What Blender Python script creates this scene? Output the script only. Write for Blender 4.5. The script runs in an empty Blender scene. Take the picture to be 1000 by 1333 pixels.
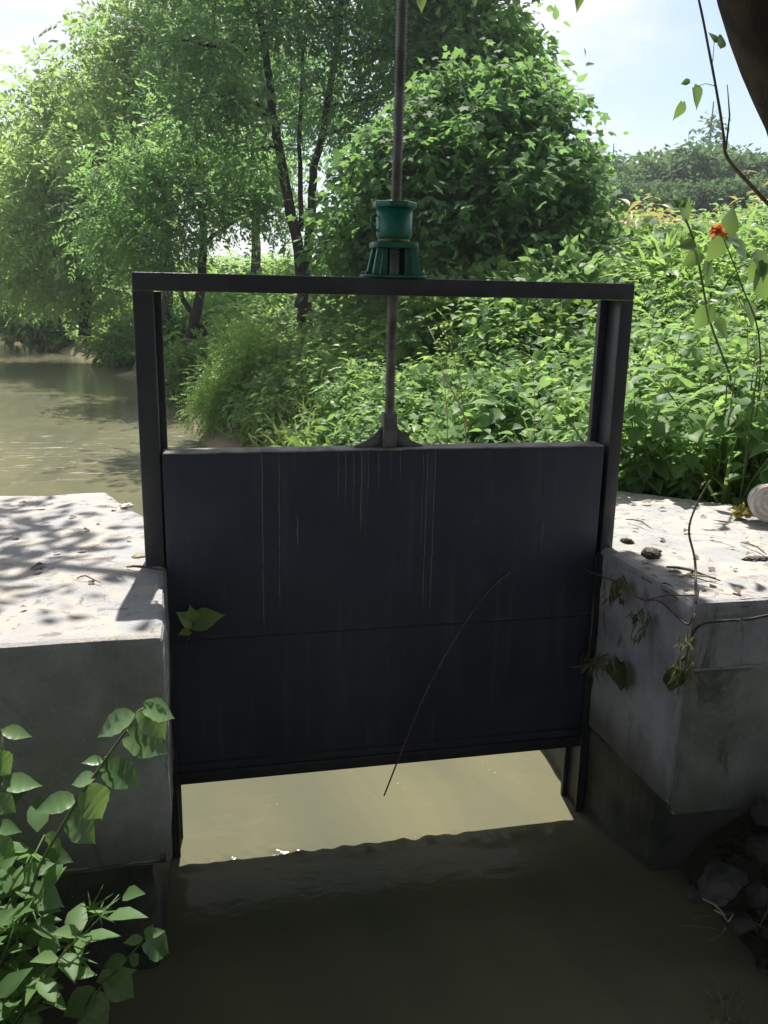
import bpy, math, random
import numpy as np
from mathutils import Vector, noise as mnoise

rng = np.random.default_rng(7)
random.seed(7)
scene = bpy.context.scene
COL = scene.collection
R = math.radians

# ------------------------------------------------------------------ camera
FPX, PITCH, YAW, ROLL = 1127.25, .2454, .2186, .0199
CAM = np.array([-.7923, -3.3821, 1.0638])


def cam_axes():
    f = np.array([math.sin(YAW) * math.cos(PITCH), math.cos(YAW) * math.cos(PITCH), -math.sin(PITCH)])
    rt = np.array([math.cos(YAW), -math.sin(YAW), 0.])
    up = np.cross(rt, f)
    c, s = math.cos(ROLL), math.sin(ROLL)
    return c * rt + s * up, -s * rt + c * up, f


RT, UP, FW = cam_axes()


def at(px, py, y=None, x=None, z=None):
    """the point of the photograph (1000 x 1333) that lies on a plane of the world"""
    d = FW + RT * (px - 500) / FPX - UP * (py - 666.5) / FPX
    k = (y - CAM[1]) / d[1] if y is not None else (x - CAM[0]) / d[0] if x is not None else (z - CAM[2]) / d[2]
    return CAM + d * k


cam = bpy.data.cameras.new("camera")
cam.sensor_fit = 'HORIZONTAL'
cam.sensor_width = 36
cam.lens = 36 * FPX / 1000
cam.clip_start = .05
cam.clip_end = 2000
co = bpy.data.objects.new("camera", cam)
COL.objects.link(co)
m = np.eye(4)
m[:3, 0], m[:3, 1], m[:3, 2], m[:3, 3] = RT, UP, -FW, CAM
from mathutils import Matrix
co.matrix_world = Matrix(m.tolist())
scene.camera = co


# ------------------------------------------------------------------ node helpers
class NT:
    def __init__(self, name):
        self.m = bpy.data.materials.new(name)
        self.m.use_nodes = True
        self.t = self.m.node_tree
        self.t.nodes.clear()
        self.out = self.t.nodes.new('ShaderNodeOutputMaterial')

    def n(self, typ, **kw):
        nd = self.t.nodes.new(typ)
        for k, v in kw.items():
            setattr(nd, k, v)
        return nd

    def set(self, sock, v):
        if isinstance(v, bpy.types.NodeSocket):
            self.t.links.new(v, sock)
        elif isinstance(v, (tuple, list)) and len(v) == 3 and sock.type == 'RGBA':
            sock.default_value = (*v, 1)
        else:
            sock.default_value = v

    def math(self, op, a, b=0., clamp=False):
        nd = self.n('ShaderNodeMath', operation=op, use_clamp=clamp)
        self.set(nd.inputs[0], a)
        self.set(nd.inputs[1], b)
        return nd.outputs[0]

    def pos(self, scale=(1, 1, 1), obj=False):
        if obj:
            s = self.n('ShaderNodeTexCoord').outputs['Object']
        else:
            s = self.n('ShaderNodeNewGeometry').outputs['Position']
        mp = self.n('ShaderNodeMapping')
        self.set(mp.inputs['Vector'], s)
        mp.inputs['Scale'].default_value = scale
        return mp.outputs[0]

    def noise(self, vec, scale, detail=4, rough=.55, dist=0.):
        nd = self.n('ShaderNodeTexNoise')
        self.set(nd.inputs['Vector'], vec)
        nd.inputs['Scale'].default_value = scale
        nd.inputs['Detail'].default_value = detail
        nd.inputs['Roughness'].default_value = rough
        nd.inputs['Distortion'].default_value = dist
        return nd.outputs['Fac']

    def ramp(self, fac, lo, hi, a=0., b=1.):
        nd = self.n('ShaderNodeMapRange', interpolation_type='SMOOTHSTEP')
        self.set(nd.inputs[0], fac)
        nd.inputs[1].default_value, nd.inputs[2].default_value = lo, hi
        nd.inputs[3].default_value, nd.inputs[4].default_value = a, b
        return nd.outputs[0]

    def mix(self, fac, a, b):
        nd = self.n('ShaderNodeMix', data_type='RGBA')
        self.set(nd.inputs[0], fac)
        self.set(nd.inputs[6], a)
        self.set(nd.inputs[7], b)
        return nd.outputs[2]

    def bump(self, h, strength=.3, dist=.01):
        nd = self.n('ShaderNodeBump')
        self.set(nd.inputs['Height'], h)
        nd.inputs['Strength'].default_value = strength
        nd.inputs['Distance'].default_value = dist
        return nd.outputs[0]

    def bsdf(self, col, rough=.6, bump=None, spec=.5, metal=0., ior=None):
        p = self.n('ShaderNodeBsdfPrincipled')
        self.set(p.inputs['Base Color'], col)
        self.set(p.inputs['Roughness'], rough)
        self.set(p.inputs['Specular IOR Level'], spec)
        self.set(p.inputs['Metallic'], metal)
        if ior:
            p.inputs['IOR'].default_value = ior
        if bump is not None:
            self.set(p.inputs['Normal'], bump)
        return p.outputs[0]

    def done(self, sh):
        self.t.links.new(sh, self.out.inputs['Surface'])
        return self.m


def simple(name, col, rough=.6, col2=None, scale=6., spec=.5, metal=0., bump=.15, obj=False, stretch=(1, 1, 1)):
    t = NT(name)
    v = t.pos(stretch, obj)
    f = t.noise(v, scale, 5)
    c = t.mix(t.ramp(f, .35, .68), col, col2 or tuple(x * .7 for x in col))
    return t.done(t.bsdf(c, rough, t.bump(t.noise(v, scale * 6, 3), bump, .01), spec, metal))


def leafmat(name, c1, c2, tr=None, mixf=.42, rough=.42, spec=.35):
    """leaf blade: each leaf keeps its own tint, light also passes through it"""
    t = NT(name)
    g = t.n('ShaderNodeNewGeometry')
    r = g.outputs['Random Per Island']
    c = t.mix(r, c1, c2)
    tc = tr or tuple(min(1., a * b) for a, b in zip(c2, (1.9, 2.2, .9)))
    tcol = t.mix(r, tuple(x * .75 for x in tc), tc)
    d = t.bsdf(c, rough, None, spec)
    tl = t.n('ShaderNodeBsdfTranslucent')
    t.set(tl.inputs[0], tcol)
    mx = t.n('ShaderNodeMixShader')
    mx.inputs[0].default_value = mixf
    t.t.links.new(d, mx.inputs[1])
    t.t.links.new(tl.outputs[0], mx.inputs[2])
    return t.done(mx.outputs[0])


# ------------------------------------------------------------------ mesh helpers
def link(name, me, mat, parent=None):
    o = bpy.data.objects.new(name, me)
    COL.objects.link(o)
    if mat is not None and not me.materials:
        me.materials.append(mat)
    if parent is not None:
        o.parent = parent
    return o


def np_mesh(name, V, faces, smooth=False):
    """V (n,3); faces: list of (k, idx array (m,k))"""
    me = bpy.data.meshes.new(name)
    V = np.asarray(V, np.float32)
    me.vertices.add(len(V))
    me.vertices.foreach_set('co', V.ravel())
    li = np.concatenate([f.ravel() for f in faces]).astype(np.int32)
    tot = np.concatenate([np.full(len(f), f.shape[1]) for f in faces]).astype(np.int32)
    st = np.concatenate([[0], np.cumsum(tot)[:-1]]).astype(np.int32)
    me.loops.add(len(li))
    me.loops.foreach_set('vertex_index', li)
    me.polygons.add(len(tot))
    me.polygons.foreach_set('loop_start', st)
    me.polygons.foreach_set('loop_total', tot)
    if smooth:
        me.polygons.foreach_set('use_smooth', np.ones(len(tot), bool))
    me.update(calc_edges=True)
    me.validate()
    return me


class MB:
    """collects shapes into ONE mesh"""

    def __init__(self):
        self.v, self.f, self.c = [], {}, 0

    def add(self, V, F):
        V = np.asarray(V, float)
        for f in F:
            self.f.setdefault(len(f), []).append([i + self.c for i in f])
        self.v.append(V)
        self.c += len(V)
        return self

    def addnp(self, V, faces):
        for f in faces:
            self.f.setdefault(f.shape[1], []).extend((f + self.c).tolist())
        self.v.append(np.asarray(V, float))
        self.c += len(V)
        return self

    def box(self, x0, x1, y0, y1, z0, z1):
        V = [(x, y, z) for z in (z0, z1) for y in (y0, y1) for x in (x0, x1)]
        return self.add(V, [(0, 2, 3, 1), (4, 5, 7, 6), (0, 1, 5, 4), (2, 6, 7, 3), (0, 4, 6, 2), (1, 3, 7, 5)])

    def prism(self, poly, z0, z1, poly_top=None):
        n = len(poly)
        pt = poly_top or poly
        V = [(x, y, z0) for x, y in poly] + [(x, y, z1) for x, y in pt]
        F = [tuple(range(n))[::-1], tuple(range(n, 2 * n))] + [(i, (i + 1) % n, n + (i + 1) % n, n + i) for i in range(n)]
        return self.add(V, F)

    def tube(self, pts, rad, segs=8, cap=True, wob=0.):
        P = np.asarray(pts, float)
        n = len(P)
        rad = np.full(n, rad) if np.isscalar(rad) else np.asarray(rad, float)
        T = np.gradient(P, axis=0)
        T /= np.linalg.norm(T, axis=1)[:, None] + 1e-9
        a = np.array([0, 0, 1.]) if abs(T[0][2]) < .9 else np.array([1., 0, 0])
        V = []
        for i in range(n):
            u = np.cross(a, T[i])
            u /= np.linalg.norm(u) + 1e-9
            w = np.cross(T[i], u)
            a = np.cross(T[i], np.cross(a, T[i])) if False else a
            for k in range(segs):
                an = 2 * math.pi * k / segs
                r = rad[i] * (1 + wob * math.sin(3 * an + i * 1.3) * .5 + wob * random.uniform(-.5, .5))
                V.append(P[i] + r * (math.cos(an) * u + math.sin(an) * w))
        F = [(i * segs + k, i * segs + (k + 1) % segs, (i + 1) * segs + (k + 1) % segs, (i + 1) * segs + k)
             for i in range(n - 1) for k in range(segs)]
        if cap:
            F += [tuple(range(segs))[::-1], tuple(range((n - 1) * segs, n * segs))]
        return self.add(V, F)

    def lathe(self, prof, segs=32, c=(0, 0, 0), axis=None):
        V = []
        for r, z in prof:
            for k in range(segs):
                an = 2 * math.pi * k / segs
                V.append((r * math.cos(an), r * math.sin(an), z))
        V = np.array(V)
        if axis is not None:
            q = Vector((0, 0, 1)).rotation_difference(Vector(axis)).to_matrix()
            V = V @ np.array(q).T
        V = V + np.array(c)
        n = len(prof)
        F = [(i * segs + k, i * segs + (k + 1) % segs, (i + 1) * segs + (k + 1) % segs, (i + 1) * segs + k)
             for i in range(n - 1) for k in range(segs)]
        F += [tuple(range(segs))[::-1], tuple(range((n - 1) * segs, n * segs))]
        return self.add(V, F)

    def mesh(self, name, smooth=False):
        V = np.concatenate(self.v)
        return np_mesh(name, V, [np.array(f) for f in self.f.values()], smooth)

    def build(self, name, mat, parent=None, smooth=False, bevel=0., auto=None):
        o = link(name, self.mesh(name, smooth), mat, parent)
        if bevel:
            b = o.modifiers.new('bevel', 'BEVEL')
            b.width = bevel
            b.segments = 3
            b.limit_method = 'ANGLE'
        return o


def tag(o, label=None, cat=None, group=None, kind=None):
    if label: o['label'] = label
    if cat: o['category'] = cat
    if group: o['group'] = group
    if kind: o['kind'] = kind
    return o


def empty(name, loc, label, cat, group=None):
    o = bpy.data.objects.new(name, None)
    o.empty_display_size = .1
    o.location = loc
    COL.objects.link(o)
    return tag(o, label, cat, group)


def copy_thing(src, loc, rz=0., sc=1., label=None):
    c = src.copy()
    COL.objects.link(c)
    c.location = loc
    c.rotation_euler = (0, 0, rz)
    c.scale = (sc, sc, sc) if np.isscalar(sc) else sc
    if label: c['label'] = label
    for ch in list(src.children):
        d = ch.copy()
        COL.objects.link(d)
        d.parent = c
    return c


def rough_up(o, levels, strength, size, bevel=.015):
    """worn, cast-in-place edges: rounded, finely divided and slightly uneven"""
    if bevel:
        b = o.modifiers.new('bevel', 'BEVEL')
        b.width = bevel
        b.segments = 2
    s = o.modifiers.new('fine', 'SUBSURF')
    s.subdivision_type = 'SIMPLE'
    s.levels = s.render_levels = levels
    for st, sz in ((strength, size), (strength * .35, size * .2)):
        tx = bpy.data.textures.new('lumps', 'CLOUDS')
        tx.noise_scale = sz
        tx.noise_depth = 3
        d = o.modifiers.new('uneven', 'DISPLACE')
        d.texture = tx
        d.texture_coords = 'GLOBAL'
        d.strength = st
        d.mid_level = .5


# ------------------------------------------------------------------ leaves
def leaf_t(n=5, w=.32, peak=.4, fold=.25, droop=.15, base=0., tip=1., wave=0.):
    """one leaf blade along +Y (length 1), folded on its midrib"""
    V, F = [], []
    for i in range(n + 1):
        t = i / n
        s = t ** (math.log(.5) / math.log(peak))
        ww = w * (math.sin(math.pi * min(max(s, 0), 1)) ** (.8 if t < peak else 1.3) if 0 < t < 1 else 0)
        if base and t < .5:
            ww = max(ww, w * base * (1 - (1 - min(1, t * 5 + .25)) ** 2))
        yb = t - (base * .14 * (1 - t * 5) if base and t < .2 else 0)
        z = -droop * t * t
        ww = max(ww, .006)
        k = wave * math.sin(i * 2.1)
        V += [(-ww, yb, z + fold * ww + k * ww), (0, t, z), (ww, yb, z + fold * ww - k * ww)]
    for i in range(n):
        a = 3 * i
        F += [(a, a + 1, a + 4, a + 3), (a + 1, a + 2, a + 5, a + 4)]
    return np.array(V), F


def spray_t(pairs=4, lw=.13, ll=.34, droop=.35):
    """a pinnate compound leaf: leaflets on both sides of a stalk"""
    V, F = [], []
    for i in range(pairs):
        t = (i + 1) / (pairs + .3)
        z = -droop * t * t
        for s in (-1, 1):
            l = ll * (1 - .35 * abs(t - .5))
            d = np.array([s * .85, .5, -.18])
            d /= np.linalg.norm(d)
            p = np.array([-d[1] * s, d[0] * s, 0]) * lw * .5
            o = np.array([0, t, z])
            a = len(V)
            V += [o, o + d * l * .45 + p + (0, 0, .02), o + d * l, o + d * l * .45 - p + (0, 0, -.02)]
            F += [(a, a + 1, a + 2, a + 3)]
    a = len(V)
    V += [(0, .92, -droop * .85), (lw * .5, 1.08, -droop * 1.1), (0, 1.3, -droop * 1.5), (-lw * .5, 1.08, -droop * 1.1)]
    F += [(a, a + 1, a + 2, a + 3)]
    return np.array(V), F


def palm_t(lobes=5, spread=110, w=.13, notch=.35, droop=.2):
    """a lobed or palmate blade as a fan"""
    V = [(0, 0, 0)]
    F = []
    angs = np.radians(np.linspace(-spread, spread, lobes))
    out = []
    for i, a in enumerate(angs):
        L = 1 - .45 * (abs(a) / math.radians(spread)) ** 1.5
        out.append((L, a))
        if i < lobes - 1:
            out.append((L * notch, (a + angs[i + 1]) / 2))
    for r, a in out:
        V.append((r * math.sin(a), r * math.cos(a), -droop * r * r + .06 * (r < .5)))
    for i in range(1, len(out)):
        F.append((0, i + 1, i))
    return np.array(V, float), F


def blade_t(n=4, w=.03, bend=.6):
    V, F = [], []
    for i in range(n + 1):
        t = i / n
        ww = w * (1 - t) ** .7 + .002
        V += [(-ww, t * (1 - bend * t * .35), -bend * t * t * .6), (ww, t * (1 - bend * t * .35), -bend * t * t * .6)]
    for i in range(n):
        a = 2 * i
        F.append((a, a + 1, a + 3, a + 2))
    return np.array(V), F


def smooth(pts, k=5):
    P = np.asarray(pts, float)
    P = np.concatenate([[2 * P[0] - P[1]], P, [2 * P[-1] - P[-2]]])
    out_ = []
    for i in range(1, len(P) - 2):
        for j_ in range(k):
            u = j_ / k
            out_.append(.5 * (2 * P[i] + (P[i + 1] - P[i - 1]) * u + (2 * P[i - 1] - 5 * P[i] + 4 * P[i + 1] - P[i + 2]) * u * u + (3 * P[i] - P[i - 1] - 3 * P[i + 1] + P[i + 2]) * u ** 3))
    out_.append(P[-2])
    return np.array(out_)


def curve(mb, pts, rad, segs=6, **kw):
    Q = smooth(pts)
    rad = [rad] * len(pts) if np.isscalar(rad) else rad
    return mb.tube(Q, np.interp(np.linspace(0, 1, len(Q)), np.linspace(0, 1, len(rad)), rad), segs, **kw)


def unit(a):
    return a / (np.linalg.norm(a, axis=-1, keepdims=True) + 1e-9)


def scatter(mb_list, T, pos, dirs, nrm, sc):
    """copies of template T; appended as (V, faces) to mb_list"""
    TV, TF = T
    pos, dirs, nrm, sc = (np.asarray(a, float) for a in (pos, dirs, nrm, sc))
    Y = unit(dirs)
    X = unit(np.cross(Y, nrm))
    Z = np.cross(X, Y)
    V = pos[:, None, :] + sc[:, None, None] * (TV[None, :, 0, None] * X[:, None, :] + TV[None, :, 1, None] * Y[:, None, :]
                                               + TV[None, :, 2, None] * Z[:, None, :])
    M, N = len(pos), len(TV)
    off = (np.arange(M) * N)[:, None, None]
    by = {}
    for f in TF:
        by.setdefault(len(f), []).append(f)
    faces = [(np.array(fs)[None] + off).reshape(-1, k) for k, fs in by.items()]
    mb_list.append((V.reshape(-1, 3), faces))


def leaves_mesh(name, lst, smooth=False):
    V, by, c = [], {}, 0
    for v, fs in lst:
        for f in fs:
            by.setdefault(f.shape[1], []).append(f + c)
        V.append(v)
        c += len(v)
    return np_mesh(name, np.concatenate(V), [np.concatenate(f) for f in by.values()], smooth)


T_OVATE = leaf_t(4, .27, .42, .3, .2)
T_HEART = leaf_t(6, .40, .36, .3, .28, base=.75)
T_SMALL = leaf_t(2, .3, .45, .3, .15)
T_LANCE = leaf_t(4, .11, .4, .3, .35)
T_SPRAY = spray_t()
T_MAPLE = palm_t(5, 118, notch=.66)
T_OVS = (leaf_t(3, .26, .42, .3, .2)[0] * .42, leaf_t(3, .26, .42, .3, .2)[1])
T_HEMP = palm_t(7, 120, notch=.2, droop=.35)
T_BLADE = blade_t()


def rnd_dirs(n, up=0.):
    d = rng.normal(size=(n, 3))
    d[:, 2] += up
    return unit(d)


# ------------------------------------------------------------------ materials
def concrete_mat(name, base, dark, dusty, streak=0.):
    t = NT(name)
    p = t.pos()
    big = t.noise(p, 2.2, 5, .6, .6)
    mid = t.noise(p, 9., 6, .65, .3)
    fine = t.noise(p, 70., 4, .6)
    c = t.mix(t.ramp(big, .38, .66), base, dark)
    c = t.mix(t.ramp(mid, .5, .72, 0, .55), c, tuple(x * .62 for x in base))
    c = t.mix(t.ramp(fine, .55, .75, 0, .35), c, tuple(min(1, x * 1.35) for x in base))
    # runs of lime and dirt on upright faces
    st = t.noise(t.pos((3.2, 3.2, .9)), 2.4, 7, .7, 1.1)
    nz = t.n('ShaderNodeSeparateXYZ')
    t.t.links.new(t.n('ShaderNodeNewGeometry').outputs['Normal'], nz.inputs[0])
    side = t.ramp(t.math('ABSOLUTE', nz.outputs[2]), .3, .6, 1, 0)
    c = t.mix(t.math('MULTIPLY', t.ramp(st, .52, .75), t.math('MULTIPLY', side, streak)), c, (.62, .61, .62))
    c = t.mix(t.math('MULTIPLY', t.ramp(t.noise(t.pos((3, 3, 1.2)), 1.7, 6, .7, .8), .56, .7), t.math('MULTIPLY', side, .75)), c, (.07, .075, .06))
    # tide mark along the foot, hairline cracks
    pz = t.n('ShaderNodeSeparateXYZ')
    t.t.links.new(p, pz.inputs[0])
    tide = t.math('ADD', pz.outputs[2], t.math('MULTIPLY', t.noise(t.pos((4, 4, 1)), 1.6, 5, .6), .22))
    c = t.mix(t.ramp(tide, -.74, -.50, .75, 0), c, (.075, .08, .068))
    vo = t.n('ShaderNodeTexVoronoi', feature='DISTANCE_TO_EDGE')
    t.set(vo.inputs['Vector'], t.n('ShaderNodeVectorMath', operation='ADD').outputs[0])
    va = vo.inputs['Vector'].links[0].from_node
    t.t.links.new(p, va.inputs[0])
    nc = t.n('ShaderNodeTexNoise')
    nc.inputs['Scale'].default_value = 5.
    t.t.links.new(nc.outputs['Color'], va.inputs[1])
    vo.inputs['Scale'].default_value = 1.5
    crack = t.math('MULTIPLY', t.ramp(vo.outputs['Distance'], .003, .008, 1, 0), t.ramp(t.noise(p, 1.9, 3), .5, .6, 0, .3))
    c = t.mix(crack, c, (.05, .05, .045))
    # dust, clay and leaf stain lying on the top
    topf = t.ramp(nz.outputs[2], .55, .9)
    dust = t.mix(t.ramp(t.noise(p, 4.3, 7, .66, 1.2), .42, .58), dusty, (.35, .35, .36))
    dust = t.mix(t.ramp(t.noise(p, 13., 6, .7, .8), .54, .66, 0, .8), dust, (.17, .16, .14))
    dust = t.mix(t.ramp(t.noise(p, 42., 4, .6, .3), .64, .7, 0, .75), dust, (.09, .075, .055))
    c = t.mix(topf, c, dust)
    h = t.math('ADD', t.math('MULTIPLY', mid, .7), t.math('MULTIPLY', fine, .3))
    return t.done(t.bsdf(c, .88, t.bump(h, .55, .02), .3))


M_CONC = concrete_mat('weathered_concrete', (.36, .365, .36), (.225, .23, .225), (.43, .395, .36), .12)
M_CONC_R = concrete_mat('streaked_concrete', (.40, .40, .43), (.25, .25, .275), (.47, .43, .39), .45)
M_PLINTH = simple('wet_dark_plinth', (.085, .088, .076), .65, (.035, .04, .03), 5., .4, bump=.8)
M_RENDER = concrete_mat('cement_render', (.29, .295, .285), (.16, .165, .155), (.5, .48, .44), .15)


def paint_mat():
    """dark blue-grey gate paint with thin runs, scratches and a dusty upper edge"""
    t = NT('dark_gate_paint')
    p = t.pos()
    s = t.n('ShaderNodeSeparateXYZ')
    t.t.links.new(p, s.inputs[0])
    X, Z = s.outputs[0], s.outputs[2]
    c = t.mix(t.ramp(t.noise(p, 2.5, 5, .6, .4), .35, .7), (.033, .040, .064), (.048, .057, .084))
    c = t.mix(t.ramp(t.noise(t.pos((7, 7, .5)), 3, 4, .6), .5, .78, 0, .55), c, (.095, .10, .115))
    c = t.mix(t.ramp(t.noise(p, 11., 7, .75, .4), .60, .72, 0, .5), c, (.095, .092, .09))
    c = t.mix(t.math('MULTIPLY', t.ramp(Z, -.8, -.955), t.ramp(t.noise(p, 6., 6, .7), .4, .65, 0, .5)), c, (.10, .085, .06))
    c = t.mix(t.math('MULTIPLY', t.ramp(t.noise(p, 23., 5, .7), .66, .72), t.ramp(t.noise(p, 2.2, 2), .48, .62, 0, .7)), c, (.13, .07, .04))
    c = t.mix(t.math('MULTIPLY', t.ramp(t.noise(t.pos((1, 1, .6)), 4.5, 7, .75, .9), .62, .70), t.ramp(Z, .46, -.2, .55, .1)), c, (.12, .115, .11))
    scr_ = t.noise(t.pos((38, 1, 3.2)), 2.2, 6, .7, 1.6)
    c = t.mix(t.ramp(scr_, .70, .74, 0, .35), c, (.22, .21, .20))
    wob = t.math('MULTIPLY', t.math('SUBTRACT', t.noise(t.pos((0, 0, 1)), 4., 6, .65), .5), .022)
    XW = t.math('ADD', X, wob)
    brk = t.ramp(t.noise(t.pos((60, 1, 9)), 1.5, 3), .36, .55, .35, 1)
    runs = [(-.540, -.30, .44, .0022), (-.473, -.22, .43, .002), (-.235, .24, .42, .0018), (-.205, .20, .43, .0018),
            (-.172, .17, .44, .002), (-.140, .10, .44, .0025), (-.112, .21, .44, .0018), (-.07, .25, .43, .0018), (-.02, .3, .43, .0014),
            (.135, -.25, .44, .0022), (.168, -.26, .44, .0024), (.118, -.05, .43, .0015), (-.40, .04, .16, .003), (.02, .3, .43, .0015),
            (.42, .2, .3, .0012), (.66, -.02, .1, .002)]
    acc = None
    for x0, z0, z1, w in runs:
        a = t.math('SUBTRACT', 1., t.math('DIVIDE', t.math('ABSOLUTE', t.math('SUBTRACT', XW, x0)), w), True)
        b = t.math('MULTIPLY', t.ramp(Z, z0 - .02, z0 + .1), t.math('LESS_THAN', Z, z1 + .03))
        r = t.math('MULTIPLY', a, b)
        acc = r if acc is None else t.math('MAXIMUM', acc, r)
    acc = t.math('MULTIPLY', t.math('MULTIPLY', acc, brk), .75)
    c = t.mix(acc, c, (.36, .35, .33))
    # waterline silt across the middle and along the lower edge
    ln = t.math('SUBTRACT', 1., t.math('DIVIDE', t.math('ABSOLUTE', t.math('ADD', Z, t.math('ADD', .305, wob))), .006), True)
    c = t.mix(t.math('MULTIPLY', ln, t.ramp(t.noise(p, 7., 4), .5, .62, 0, .5)), c, (.2, .19, .12))
    ro = t.ramp(t.noise(p, 5., 4), .3, .7, .38, .6)
    return t.done(t.bsdf(c, ro, t.bump(t.noise(p, 9., 4), .12, .01), .45))


M_PAINT = paint_mat()
M_FRAME = simple('dark_frame_paint', (.040, .044, .056), .42, (.065, .068, .075), 7., .5, bump=.25)
M_CAP = simple('dusty_steel_edge', (.34, .32, .30), .8, (.16, .155, .16), 14., .3, bump=.4)
M_LUG = simple('dusty_grey_steel', (.24, .23, .235), .7, (.15, .145, .15), 20., .4, bump=.3)
M_RAIL = simple('lower_rail_paint', (.02, .022, .028), .5, (.035, .034, .034), 9., .4, bump=.3)
M_GREEN = simple('green_hoist_enamel', (.016, .20, .13), .34, (.02, .15, .105), 9., .5, bump=.1)
M_SCREW = simple('greasy_screw_steel', (.25, .245, .24), .5, (.13, .105, .095), 9., .5, metal=.3, bump=.2)
M_HOLE = simple('recess_shade', (.012, .01, .01), .8, bump=.1)
M_GREASE = simple('yellow_grease', (.38, .26, .05), .4, (.07, .10, .05), 22.)
M_BARK = simple('grey_brown_bark', (.085, .07, .055), .9, (.04, .034, .028), 9., .2, bump=1., stretch=(1, 1, .25))
M_BARK2 = simple('dark_bark', (.05, .042, .036), .9, (.025, .021, .018), 12., .2, bump=1., stretch=(1, 1, .2))
M_STEM = simple('green_stem', (.12, .17, .05), .5, (.08, .11, .04), 20.)
M_DRYSTEM = simple('dry_brown_stem', (.16, .12, .075), .7, (.09, .065, .045), 20.)
M_STRAW = simple('pale_straw', (.42, .35, .20), .7, (.28, .23, .13), 12.)
M_DEADLEAF = simple('dead_leaf', (.19, .145, .10), .8, (.08, .065, .05), 25.)
M_LITTER = simple('wet_leaf_litter', (.09, .07, .05), .6, (.03, .025, .02), 20.)
M_ROCK = simple('grey_stone', (.095, .093, .083), .85, (.04, .04, .035), 9., .25, bump=1.)
M_ROCKB = simple('brown_stone', (.06, .052, .045), .85, (.03, .027, .024), 8., .3, bump=.8)
M_CABLE = simple('black_rubber', (.02, .02, .02), .45, (.03, .03, .03), 8.)
M_TUB = simple('dirty_white_plastic', (.62, .58, .55), .5, (.45, .41, .38), 12.)
M_YELLOW = simple('yellow_peel', (.60, .50, .10), .7, (.35, .30, .06), 22.)
M_ORANGE = leafmat('orange_petal', (.72, .20, .06), (.78, .30, .10), (.85, .32, .10))

L_TREE = leafmat('tree_leaf', (.075, .15, .05), (.115, .22, .068), (.34, .58, .17), .54)
L_LIME = leafmat('lime_tree_leaf', (.11, .19, .065), (.17, .265, .09), (.50, .70, .22), .56)
L_DARK = leafmat('dark_tree_leaf', (.055, .12, .055), (.09, .175, .07), (.28, .50, .14), .5, .55, .12)
L_FORK = leafmat('deep_green_leaf', (.055, .12, .058), (.09, .17, .075), (.25, .46, .14), .5, .4, .4)
L_WEED = leafmat('weed_leaf', (.105, .205, .08), (.175, .285, .11), (.36, .58, .18), .45, .5, .3)
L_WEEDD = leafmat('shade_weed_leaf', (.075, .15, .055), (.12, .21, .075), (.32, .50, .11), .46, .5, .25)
L_BUSH = leafmat('bright_bush_leaf', (.13, .24, .07), (.20, .32, .09), (.44, .66, .17), .5)
L_VINE = leafmat('pale_vine_leaf', (.15, .26, .11), (.21, .33, .15), (.40, .60, .20), .42, .6, .1)
L_GRASS = leafmat('grass_blade', (.13, .22, .06), (.25, .31, .10), (.40, .54, .14), .4)
L_CROP = leafmat('yellowing_crop_leaf', (.42, .37, .13), (.26, .32, .09), (.62, .58, .18), .4)
L_CROPD = leafmat('dry_crop_leaf', (.52, .40, .22), (.40, .33, .17), (.58, .44, .22), .3)
L_SUNLIT = leafmat('sunlit_seedling_leaf', (.30, .44, .10), (.36, .50, .14), (.5, .66, .16), .4, .35, .5)  # seedling leaf: sunlight put into the colour, paler than the blade itself
L_FAR = leafmat('far_tree_leaf', (.04, .085, .045), (.075, .13, .06), (.17, .29, .10), .42, .6, .1)
L_NEAR = leafmat('near_leaf', (.12, .225, .09), (.20, .31, .145), (.32, .50, .11), .30, .34, .6)
L_WILT = leafmat('wilted_leaf', (.15, .165, .085), (.24, .245, .13), (.24, .27, .10), .3, .7, .2)
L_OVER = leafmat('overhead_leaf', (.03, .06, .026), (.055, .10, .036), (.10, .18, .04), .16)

# ------------------------------------------------------------------ terrain
WZ = -1.30


def xe(y):   # foot of the right bank along the water
    return np.interp(y, [-20, 0, 1.4, 3, 6, 11, 15, 21, 22.5, 24.5, 29.5, 34, 42, 60, 120],
                     [1, .95, 1.15, .75, .25, -.75, -1.0, -1.15, -2.6, -1.9, -4.8, -6.2, -10.5, -26, -90])


def xl(y):   # foot of the left bank
    return np.interp(y, [-20, 1.15, 1.7, 3, 7, 12, 24, 38, 60, 120], [-1.1, -1.15, -5.6, -5.8, -6.2, -7., -10, -16, -34, -100])


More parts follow.
